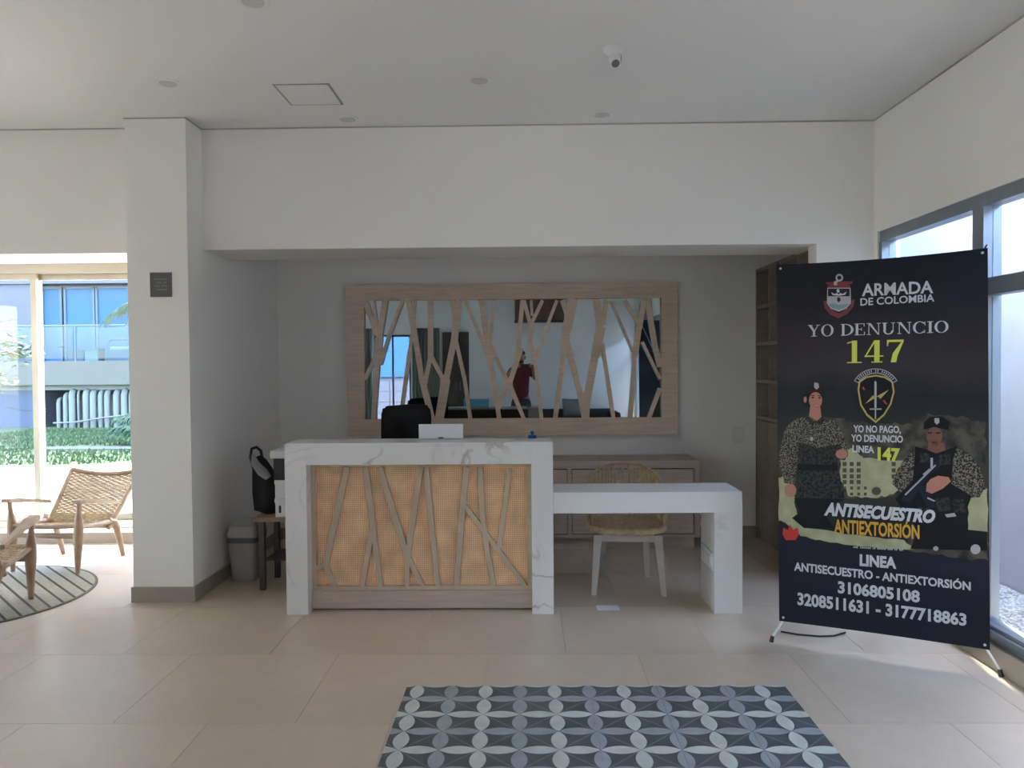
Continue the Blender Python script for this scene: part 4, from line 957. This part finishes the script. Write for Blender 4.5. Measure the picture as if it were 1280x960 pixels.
# backdrop patches
def C8(p): return px(960, 560, 3.2, p)
art('backdrop_print', [C8(jag([(60, -60), (130, -110), (300, -120), (420, -90), (560, -100), (640, -140), (800, -120), (872, -100), (872, 60), (760, 60), (520, 190), (300, 200), (100, 60)], 9)),
                       C8(jag([(560, 330), (700, 350), (790, 330), (880, 330), (882, 450), (760, 440), (560, 410)], 6))], K_DUST)
art('backdrop_print', [C8(jag([(42, 120), (95, 100), (105, 190), (115, 260), (150, 320), (330, 345), (545, 368), (580, 405), (420, 396), (250, 378), (130, 352), (70, 300), (44, 290)], 4)),
                       C8(jag([(285, 10), (340, 0), (380, 40), (545, 50), (560, 120), (500, 185), (430, 200), (320, 192), (290, 120)], 5)),
                       C8(jag([(800, 190), (878, 160), (878, 335), (860, 340), (800, 330)], 4))], K_PAL)
sq = []
for cx_ in (190, 295, 400, 500, 925):
    for cy_ in (240, 335, 425, 510, 600, 690):
        if cx_ == 500 and cy_ < 560: continue
        if cx_ == 925 and cy_ > 470: continue
        sz = 30 if cy_ < 550 else 22
        sq.append(px(1040, 560, 12, [(cx_ - sz, cy_ - sz), (cx_ + sz, cy_ - sz), (cx_ + sz, cy_ + sz), (cx_ - sz, cy_ + sz)]))
art('grid_print', sq, K_SQ)
art('roundel_print', [ellp(1040, 560, 12, 665, 645, 70, 62)], K_SQ)
# woman in camouflage uniform
def W(p): return px(960, 460, 4, p)
art('uniform_print', [W(jag([(200, 240), (270, 245), (330, 262), (378, 330), (402, 430), (385, 462), (350, 455), (345, 500), (150, 500), (150, 430), (140, 520), (130, 585), (82, 575), (55, 470), (65, 380), (95, 290), (150, 250)], 2, 3))], K_CAMO, 'woman in camouflage jacket printed on the left of the banner')
art('uniform_print', [W([(150, 370), (250, 400), (350, 380), (380, 420), (350, 460), (348, 505), (150, 500)]), W([(145, 505), (355, 505), (372, 600), (388, 655), (300, 662), (150, 652)])], K_CAMOD)
art('belt_print', [W([(148, 478), (350, 485), (348, 515), (148, 510)]), W([(130, 650), (390, 655), (300, 690), (285, 730), (330, 800), (180, 800), (120, 750), (160, 720)])], K_BLK)
art('hair_print', [ellp(960, 460, 4, 205, 150, 30, 42), W([(183, 122), (195, 96), (230, 84), (268, 94), (284, 122), (250, 112), (215, 120)])], K_BLK)
art('face_print', [ellp(960, 460, 4, 238, 162, 33, 42), W([(212, 190), (262, 195), (268, 250), (240, 262), (205, 240)]), ellp(960, 460, 4, 186, 158, 8, 16), ellp(960, 460, 4, 112, 612, 30, 34), ellp(960, 460, 4, 368, 430, 30, 24)], K_SKN)
art('beret_print', [W([(176, 124), (184, 98), (205, 86), (238, 80), (270, 90), (288, 118), (284, 130), (258, 118), (228, 118), (200, 128)])], P_('print_beret', (.022, .009, .013)))
art('face_detail_print', [ellp(960, 460, 4, 224, 148, 7, 4, 10), ellp(960, 460, 4, 258, 149, 7, 4, 10), W([(215, 137), (233, 135), (233, 139), (215, 141)]), W([(249, 136), (267, 138), (267, 142), (249, 140)])], K_BLK)
art('lips_print', [W([(226, 183), (243, 188), (262, 184), (244, 195)])], K_MAR); art('smile_print', [W([(230, 185), (244, 188), (259, 186), (244, 191)])], K_WHT)
art('collar_print', [W([(196, 235), (236, 272), (222, 290), (188, 255)]), W([(270, 240), (240, 272), (262, 288), (288, 255)])], K_CAMOD)
art('badge_print', [W([(232, 72), (252, 76), (256, 96), (243, 108), (230, 96)]), ellp(960, 460, 4, 218, 354, 8, 10)], K_GRY)
# man in vest with a rifle
def Mn(p): return px(1090, 480, 4.175, p)
art('uniform_print', [Mn(jag([(235, 335), (180, 378), (130, 450), (105, 520), (150, 565), (215, 520), (240, 400)], 2, 3)), Mn(jag([(430, 330), (510, 365), (572, 450), (592, 540), (562, 590), (480, 595), (390, 545), (420, 480), (425, 400)], 2, 3))], K_CAMO, 'man in camouflage sleeves and dark vest printed on the right of the banner')
art('vest_print', [Mn([(225, 325), (300, 345), (385, 345), (445, 322), (420, 400), (415, 520), (520, 585), (500, 640), (500, 760), (600, 770), (600, 870), (200, 860), (240, 760), (120, 600), (215, 500)]), Mn([(268, 238), (272, 198), (305, 170), (365, 168), (407, 200), (398, 240), (335, 226), (290, 232)])], K_BLK)
art('face_print', [ellp(1090, 480, 4.175, 326, 272, 42, 48), Mn([(295, 305), (375, 305), (385, 345), (335, 362), (290, 345)])], K_SKD)
art('eye_shadow_print', [Mn([(290, 250), (314, 252), (312, 260), (292, 258)]), Mn([(332, 252), (358, 250), (356, 259), (334, 260)]), Mn([(300, 300), (345, 300), (322, 305)]), Mn([(150, 605), (170, 570), (250, 490), (340, 395), (375, 388), (380, 410), (300, 480), (240, 560), (200, 620)]), Mn([(240, 545), (290, 520), (330, 640), (295, 650)])], K_NAVY)
art('pouch_print', [Mn([(250, 360), (300, 360), (300, 410), (250, 410)]), Mn([(350, 370), (410, 365), (410, 420), (350, 425)]), Mn([(330, 600), (400, 590), (410, 660), (340, 668)]), Mn([(420, 600), (480, 600), (490, 670), (430, 670)]), Mn([(240, 640), (310, 650), (310, 700), (250, 700)])], K_CAMOD)
art('vest_detail_print', [Mn([(305, 385), (318, 385), (318, 440), (305, 440)]), Mn([(170, 575), (330, 420), (335, 425), (176, 582)]), Mn([(290, 590), (330, 608), (326, 614), (288, 598)]), Mn([(265, 470), (300, 440), (304, 444), (270, 476)]), Mn([(380, 680), (430, 672), (440, 690), (390, 696)])], K_GRY)
art('hand_print', [Mn([(285, 520), (305, 496), (345, 478), (400, 486), (412, 508), (370, 545), (312, 572), (282, 560)])], K_SKN)
art('badge_print', [Mn([(326, 178), (350, 178), (352, 200), (338, 212), (326, 200)]), ellp(1090, 480, 4.175, 333, 858, 14, 12), ellp(1090, 480, 4.175, 540, 862, 26, 26)], K_GRY)
art('flash_print', [C8([(58, 345), (62, 318), (80, 328), (88, 305), (102, 326), (118, 318), (124, 345), (110, 368), (72, 368)])], K_RED)
# navy crest
def C3(p): return px(1000, 330, 5.645, p)
def ring(ox, oy, sc, cx, cy, ro, ri, n=20, a0=0, a1=2 * pi, ry=1):
    out = []
    for k in range(n):
        a, b_ = a0 + (a1 - a0) * k / n, a0 + (a1 - a0) * (k + 1) / n
        out.append(px(ox, oy, sc, [(cx + ro * cos(a), cy + ro * sin(a) * ry), (cx + ro * cos(b_), cy + ro * sin(b_) * ry), (cx + ri * cos(b_), cy + ri * sin(b_) * ry), (cx + ri * cos(a), cy + ri * sin(a) * ry)]))
    return out
art('crest_scroll_print', [C3([(165, 262), (175, 312), (215, 358), (272, 385), (335, 352), (375, 305), (388, 252), (368, 252), (350, 305), (275, 350), (205, 310), (186, 262)]), C3([(185, 128), (372, 122), (372, 136), (330, 150), (215, 150), (185, 140)]), C3([(195, 150), (355, 150), (355, 172), (195, 172)])], K_MAR)
art('crest_anchor_print', ring(1000, 330, 5.645, 278, 97, 27, 15) + [C3([(240, 122), (262, 128), (262, 150), (240, 150)]), C3([(250, 118), (266, 112), (272, 124), (256, 132)])], K_GRY)
art('crest_shield_print', [C3([(193, 168), (357, 168), (360, 278), (328, 315), (275, 336), (215, 315), (190, 276)])], K_GRY)
art('crest_chief_print', [C3([(199, 174), (350, 174), (351, 228), (198, 228)]), C3([(262, 240), (270, 234), (284, 240), (288, 256), (272, 272), (262, 258)])], K_NAVY)
art('crest_wings_print', [C3([(218, 200), (245, 212), (262, 205), (272, 216), (285, 205), (302, 212), (330, 194), (318, 218), (275, 224), (232, 220)]), C3([(258, 180), (276, 178), (280, 200), (262, 202)])], K_WHT)
art('crest_sea_print', [C3([(200, 284), (235, 278), (275, 288), (350, 280), (322, 308), (275, 324), (220, 308)])], K_TEAL)
# second emblem
def C7(p): return px(960, 310, 3.84, p)
SHO = [(430, 680), (436, 640), (470, 617), (517, 609), (563, 617), (600, 640), (608, 690), (592, 750), (558, 805), (517, 840), (474, 805), (443, 755)]
SHI = [(517 + (x - 517) * .91, 700 + (y - 700) * .92) for x, y in SHO]
art('emblem_outline_print', [C7(SHO)], K_GOLD); art('emblem_field_print', [C7(SHI)], K_BLK)
arc_o = [(517 + 118 * cos(a), 690 - 112 * sin(a)) for a in [radians(28 + 124 * k / 14) for k in range(15)]]
arc_i = [(517 + 92 * cos(a), 690 - 88 * sin(a)) for a in [radians(28 + 124 * k / 14) for k in range(15)]]
arc_om = [(517 + 114 * cos(a), 690 - 108 * sin(a)) for a in [radians(30 + 120 * k / 14) for k in range(15)]]
arc_im = [(517 + 96 * cos(a), 690 - 92 * sin(a)) for a in [radians(30 + 120 * k / 14) for k in range(15)]]
def band(o_, i_): return [C7([o_[k], o_[k + 1], i_[k + 1], i_[k]]) for k in range(len(o_) - 1)]
art('emblem_ribbon_print', band(arc_o, arc_i), K_GRY); art('emblem_ribbon_print', band(arc_om, arc_im), K_NAVY)
dl = []
for k in range(19):
    if k in (8, 11): continue
    a = radians(142 - 104 * k / 18)
    if k % 2 == 0: dl.append(C7([(517 + r_ * cos(a + d), 690 - r_ * .955 * sin(a + d)) for r_, d in ((111, -.018), (111, .018), (99, .018), (99, -.018))]))
    else: dl.append(C7([(517 + r_ * cos(a + d), 690 - r_ * .955 * sin(a + d)) for r_, d in ((110, -.024), (110, .010), (99, .022), (100, -.012))]))
art('emblem_ribbon_print', dl, K_WHT)
art('sword_print', [C7([(511, 645), (516, 636), (521, 645), (521, 768), (511, 768)]), C7([(488, 770), (545, 770), (545, 776), (488, 776)]), C7([(513, 776), (519, 776), (519, 822), (513, 822)])], K_GRY)
art('lightning_print', [C7([(466, 748), (505, 706), (514, 716), (580, 680), (540, 724), (527, 712)])], K_GOLD)
art('tick_print', [C7([(452, 670), (458, 666), (467, 680), (460, 682)]), C7([(550, 732), (560, 730), (574, 750), (565, 750)])], K_RED)

# lettering
def text_mesh(s_, off, sh_):
    cu_ = bpy.data.curves.new('lettering', 'FONT'); cu_.body = s_; cu_.offset = off; cu_.shear = sh_; cu_.resolution_u = 3
    o = bpy.data.objects.new('lettering_tmp', cu_); COL.objects.link(o); bpy.context.view_layer.update()
    me = bpy.data.meshes.new_from_object(o.evaluated_get(bpy.context.evaluated_depsgraph_get()))
    v = [tuple(p.co) for p in me.vertices]; f = [list(p.vertices) for p in me.polygons]
    bpy.data.objects.remove(o); bpy.data.curves.remove(cu_); bpy.data.meshes.remove(me); return v, f
CAP = max(v[1] for v in text_mesh('H', 0, 0)[0])
def place(v, f, pL, pR, caph, cap, m, label, gapk=.16):
    LAY[0] += 1; y = -.0010 - .00008 * LAY[0]
    A, B_ = bl(*pL), bl(*pR); T = bl(pL[0], pL[1] - caph); T2 = bl(pR[0], pR[1] - caph)
    x0, x1 = min(p[0] for p in v), max(p[0] for p in v); out = []
    for p in v:
        u = (p[0] - x0) / (x1 - x0); h = p[1] / cap
        s0, t0 = A[0] + (B_[0] - A[0]) * u, A[1] + (B_[1] - A[1]) * u
        hh = (T[1] - A[1]) * (1 - u) + (T2[1] - B_[1]) * u
        out.append((s0, y, t0 + h * hh))
    # one object per printed word
    fx = sorted((min(out[i][0] for i in fc), max(out[i][0] for i in fc), k) for k, fc in enumerate(f))
    words, cur, hi = [], [], None; em = abs(T[1] - A[1])
    for a, c, k in fx:
        if hi is not None and a - hi > em * gapk: words.append(cur); cur = []; hi = None
        cur.append(k); hi = c if hi is None else max(hi, c)
    words.append(cur); names = label.split('|')[1].split(' ') if '|' in label else []
    for n_, wd in enumerate(words):
        b = MB(); ids = sorted({i for k in wd for i in f[k]}); mp = {i: j for j, i in enumerate(ids)}
        b.add([out[i] for i in ids], [[mp[i] for i in f[k]] for k in wd]); o = b.build('lettering', m, ban)
        o['label'] = label.split('|')[0] + (' ' + names[n_] if len(names) == len(words) else '')
def letters(s_, pL, pR, caph, m, off=.025, sh_=0, label=None):
    v, f = text_mesh(s_, off, sh_); return place(v, f, pL, pR, caph, CAP, m, label or 'printed lettering reading|' + s_)
# serif capitals and figures drawn as strokes
def q4(x0, x1, y0, y1): return [(x0, y0), (x1, y0), (x1, y1), (x0, y1)]
def rg_(cx, cy, rxo, ryo, rxi, ryi, a0, a1, n=22):
    out = []
    for k in range(n):
        a, b_ = radians(a0 + (a1 - a0) * k / n), radians(a0 + (a1 - a0) * (k + 1) / n)
        out.append([(cx + rxo * cos(a), cy + ryo * sin(a)), (cx + rxo * cos(b_), cy + ryo * sin(b_)), (cx + rxi * cos(b_), cy + ryi * sin(b_)), (cx + rxi * cos(a), cy + ryi * sin(a))])
    return out
sf_ = .05
GL = {'I': (.38, [q4(.11, .27, 0, 1), q4(.0, .38, 0, sf_), q4(.0, .38, 1 - sf_, 1)]),
      'O': (.84, rg_(.42, .5, .42, .52, .26, .47, 0, 360, 30)),
      'C': (.80, rg_(.43, .5, .43, .52, .27, .47, 42, 318, 26) + [q4(.72, .76, .66, 1), q4(.70, .74, .02, .30)]),
      'D': (.84, [q4(.08, .24, 0, 1), q4(0, .3, 0, sf_), q4(0, .3, 1 - sf_, 1)] + rg_(.3, .5, .54, .5, .38, .44, -90, 90, 18)),
      'E': (.72, [q4(.08, .24, 0, 1), q4(0, .66, 0, sf_), q4(0, .64, 1 - sf_, 1), q4(.24, .46, .48, .53), q4(.44, .48, .38, .63), q4(.62, .68, 0, .28), q4(.60, .65, .74, 1)]),
      'N': (.92, [q4(.12, .17, 0, 1), q4(.75, .80, 0, 1), [(.08, 1), (.27, 1), (.80, 0), (.72, 0)], q4(.02, .27, 0, sf_), q4(.65, .90, 1 - sf_, 1), q4(0, .2, 1 - sf_, 1)]),
      'U': (.88, [q4(.09, .25, .3, 1), q4(.68, .73, .3, 1), q4(0, .34, 1 - sf_, 1), q4(.58, .83, 1 - sf_, 1)] + rg_(.41, .32, .32, .34, .19, .26, 180, 360, 14)),
      'Y': (.84, [q4(.34, .50, 0, .5), q4(.22, .62, 0, sf_), [(.04, 1), (.24, 1), (.50, .45), (.34, .45)], [(.68, 1), (.73, 1), (.49, .45), (.42, .48)], q4(0, .32, 1 - sf_, 1), q4(.56, .84, 1 - sf_, 1)]),
      '1': (.62, [q4(.20, .42, 0, 1), q4(0, .62, 0, .05), [(0, .86), (0, .92), (.30, 1), (.30, .95)]]),
      '4': (.78, [q4(.40, .62, 0, 1), q4(.0, .78, .26, .32), [(0, .28), (.06, .28), (.48, 1), (.40, 1)], q4(.28, .74, 0, .05)]),
      '7': (.72, [q4(.02, .70, .90, 1), [(.02, .72), (.06, .72), (.12, 1), (.02, 1)], [(.18, 0), (.40, 0), (.46, .3), (.70, .92), (.62, .92), (.26, .4)]]), ' ': (.35, [])}
def serif(s_, pL, pR, caph, m, gap=.07, label=None):
    v, f, x = [], [], 0
    for ch in s_:
        w_, ps = GL[ch]
        for p in ps:
            b0 = len(v); v += [(x + a, c, 0) for a, c in p]; f.append([b0 + i for i in range(len(p))])
        x += w_ + gap
    return place(v, f, pL, pR, caph, 1.0, m, label or 'printed serif lettering reading|' + s_, .24)
letters('ARMADA', (1077.4, 370), (1166.5, 366), 14.5, K_WHT, .022)
letters('DE COLOMBIA', (1075.5, 382), (1168, 376.7), 8.8, K_WHT, .018)
serif('YO DENUNCIO', (1010, 421), (1185.5, 415.5), 14.5, K_WHT)
serif('147', (1059, 454), (1129.5, 452.5), 28, K_YEL, .12)
letters('YO NO PAGO,', (1066.8, 540), (1126, 541), 8.2, K_WHT, .03)
letters('YO DENUNCIO', (1064, 551.5), (1128.7, 553), 8.2, K_WHT, .03)
letters('LINEA', (1065.6, 564.7), (1092.8, 566), 8, K_WHT, .035)
letters('147', (1097, 574.3), (1125, 576), 14.5, K_YEL, .05)
letters('ANTISECUESTRO', (1031.5, 644.5), (1170.5, 654.5), 14.5, P_('print_shadow', (.01, .01, .012)), .05, .28, 'dark shadow of the slanted lettering')
letters('ANTISECUESTRO', (1030, 643), (1169, 653), 14.5, K_WHT, .05, .28)
letters('ANTIEXTORSIÓN', (1042.8, 665.3), (1149.3, 673), 16, K_ORG, .03)
ds = []
x = 1065.0
while x < 1129:
    w_ = random.uniform(1.0, 2.0)
    if random.random() > .15: ds.append([bl(x, 684.5 + (x - 1065) * .06), bl(x + w_, 684.5 + (x + w_ - 1065) * .06), bl(x + w_, 682.4 + (x + w_ - 1065) * .06), bl(x, 682.4 + (x - 1065) * .06)])
    x += w_ + .6
art('fine_lettering', ds, K_GRY, 'tiny illegible line of print')
letters('LINEA', (1074.7, 706.3), (1120.5, 710), 13, K_WHT, .045)
letters('ANTISECUESTRO - ANTIEXTORSIÓN', (992.8, 712.5), (1213.3, 737.5), 9.8, K_WHT, .03)
letters('3106805108', (1047.5, 740.2), (1149.7, 752.4), 13.5, K_WHT, .035)
letters('3208511631 - 3177718863', (997, 755), (1208, 781.5), 14, K_WHT, .035)
# the stand
gh = .0065
for (a, c) in ((TLc, 1), (TRc, -1), (BLc, 1), (BRc, -1)):
    zz = -1 if a in (TLc, TRc) else 1
    cx_, cz_ = a[0] + c * .022, a[1] + zz * .022
    mb().lathe([(gh, -.002), (gh, .0005), (.004, .0005), (.004, -.002)], (cx_, -.001, cz_), 16, 'Y').build('eyelet', M_SILVER, ban)
hub = (BW / 2, .10, .98)
mb().lathe([(.03, -.03), (.035, -.01), (.035, .02), (.02, .03)], hub, 16, 'Y').build('hub', M_BLACK, ban)
for (a, c) in ((TLc, 1), (TRc, -1)):
    e_ = (a[0] + c * .015, .006, a[1] - .005); mid_ = [hub[i] * .45 + e_[i] * .55 for i in range(3)]; mid_[1] += .02
    ar_ = mb().tube([hub, mid_, e_], [.008, .006, .004], 8).build('upper_arm', M_WHITEM, ban)
    mb().tube([e_, (e_[0] - c * .012, -.002, e_[2] + .022)], .0035, 6).build('hook', M_BLACK, ban)
for (fx, fy, sx_) in ((-.040, -.012, 1), (1.045, -.012, -1)):
    mid_ = (hub[0] * .5 + fx * .5, .075, .47)
    lg = mb().tube([hub, mid_, (fx, fy, .02)], [.008, .0065, .006], 8).build('leg', M_WHITEM, ban)
    mb().tube([(fx + sx_ * .006, fy + .003, .034), (fx, fy, .0)], [.010, .013], 12).build('rubber_foot', M_BLACK, lg)
lg = mb().tube([hub, (BW / 2, .42, .02)], [.008, .006], 8).build('leg', M_WHITEM, ban)
mb().tube([(BW / 2, .415, .034), (BW / 2, .42, 0)], [.010, .013], 12).build('rubber_foot', M_BLACK, lg)

o = mb().tube([(-.16, .05, .006), (-.08, .0, .006), (.03, -.03, .006), (.12, -.02, .006), (.2, .03, .006)], .005, 8).build('extension_cord', M_BLACK); o.location = (1.62, 4.42, .0)
tag(o, 'short black cord lying on the floor behind the banner foot', 'cord')
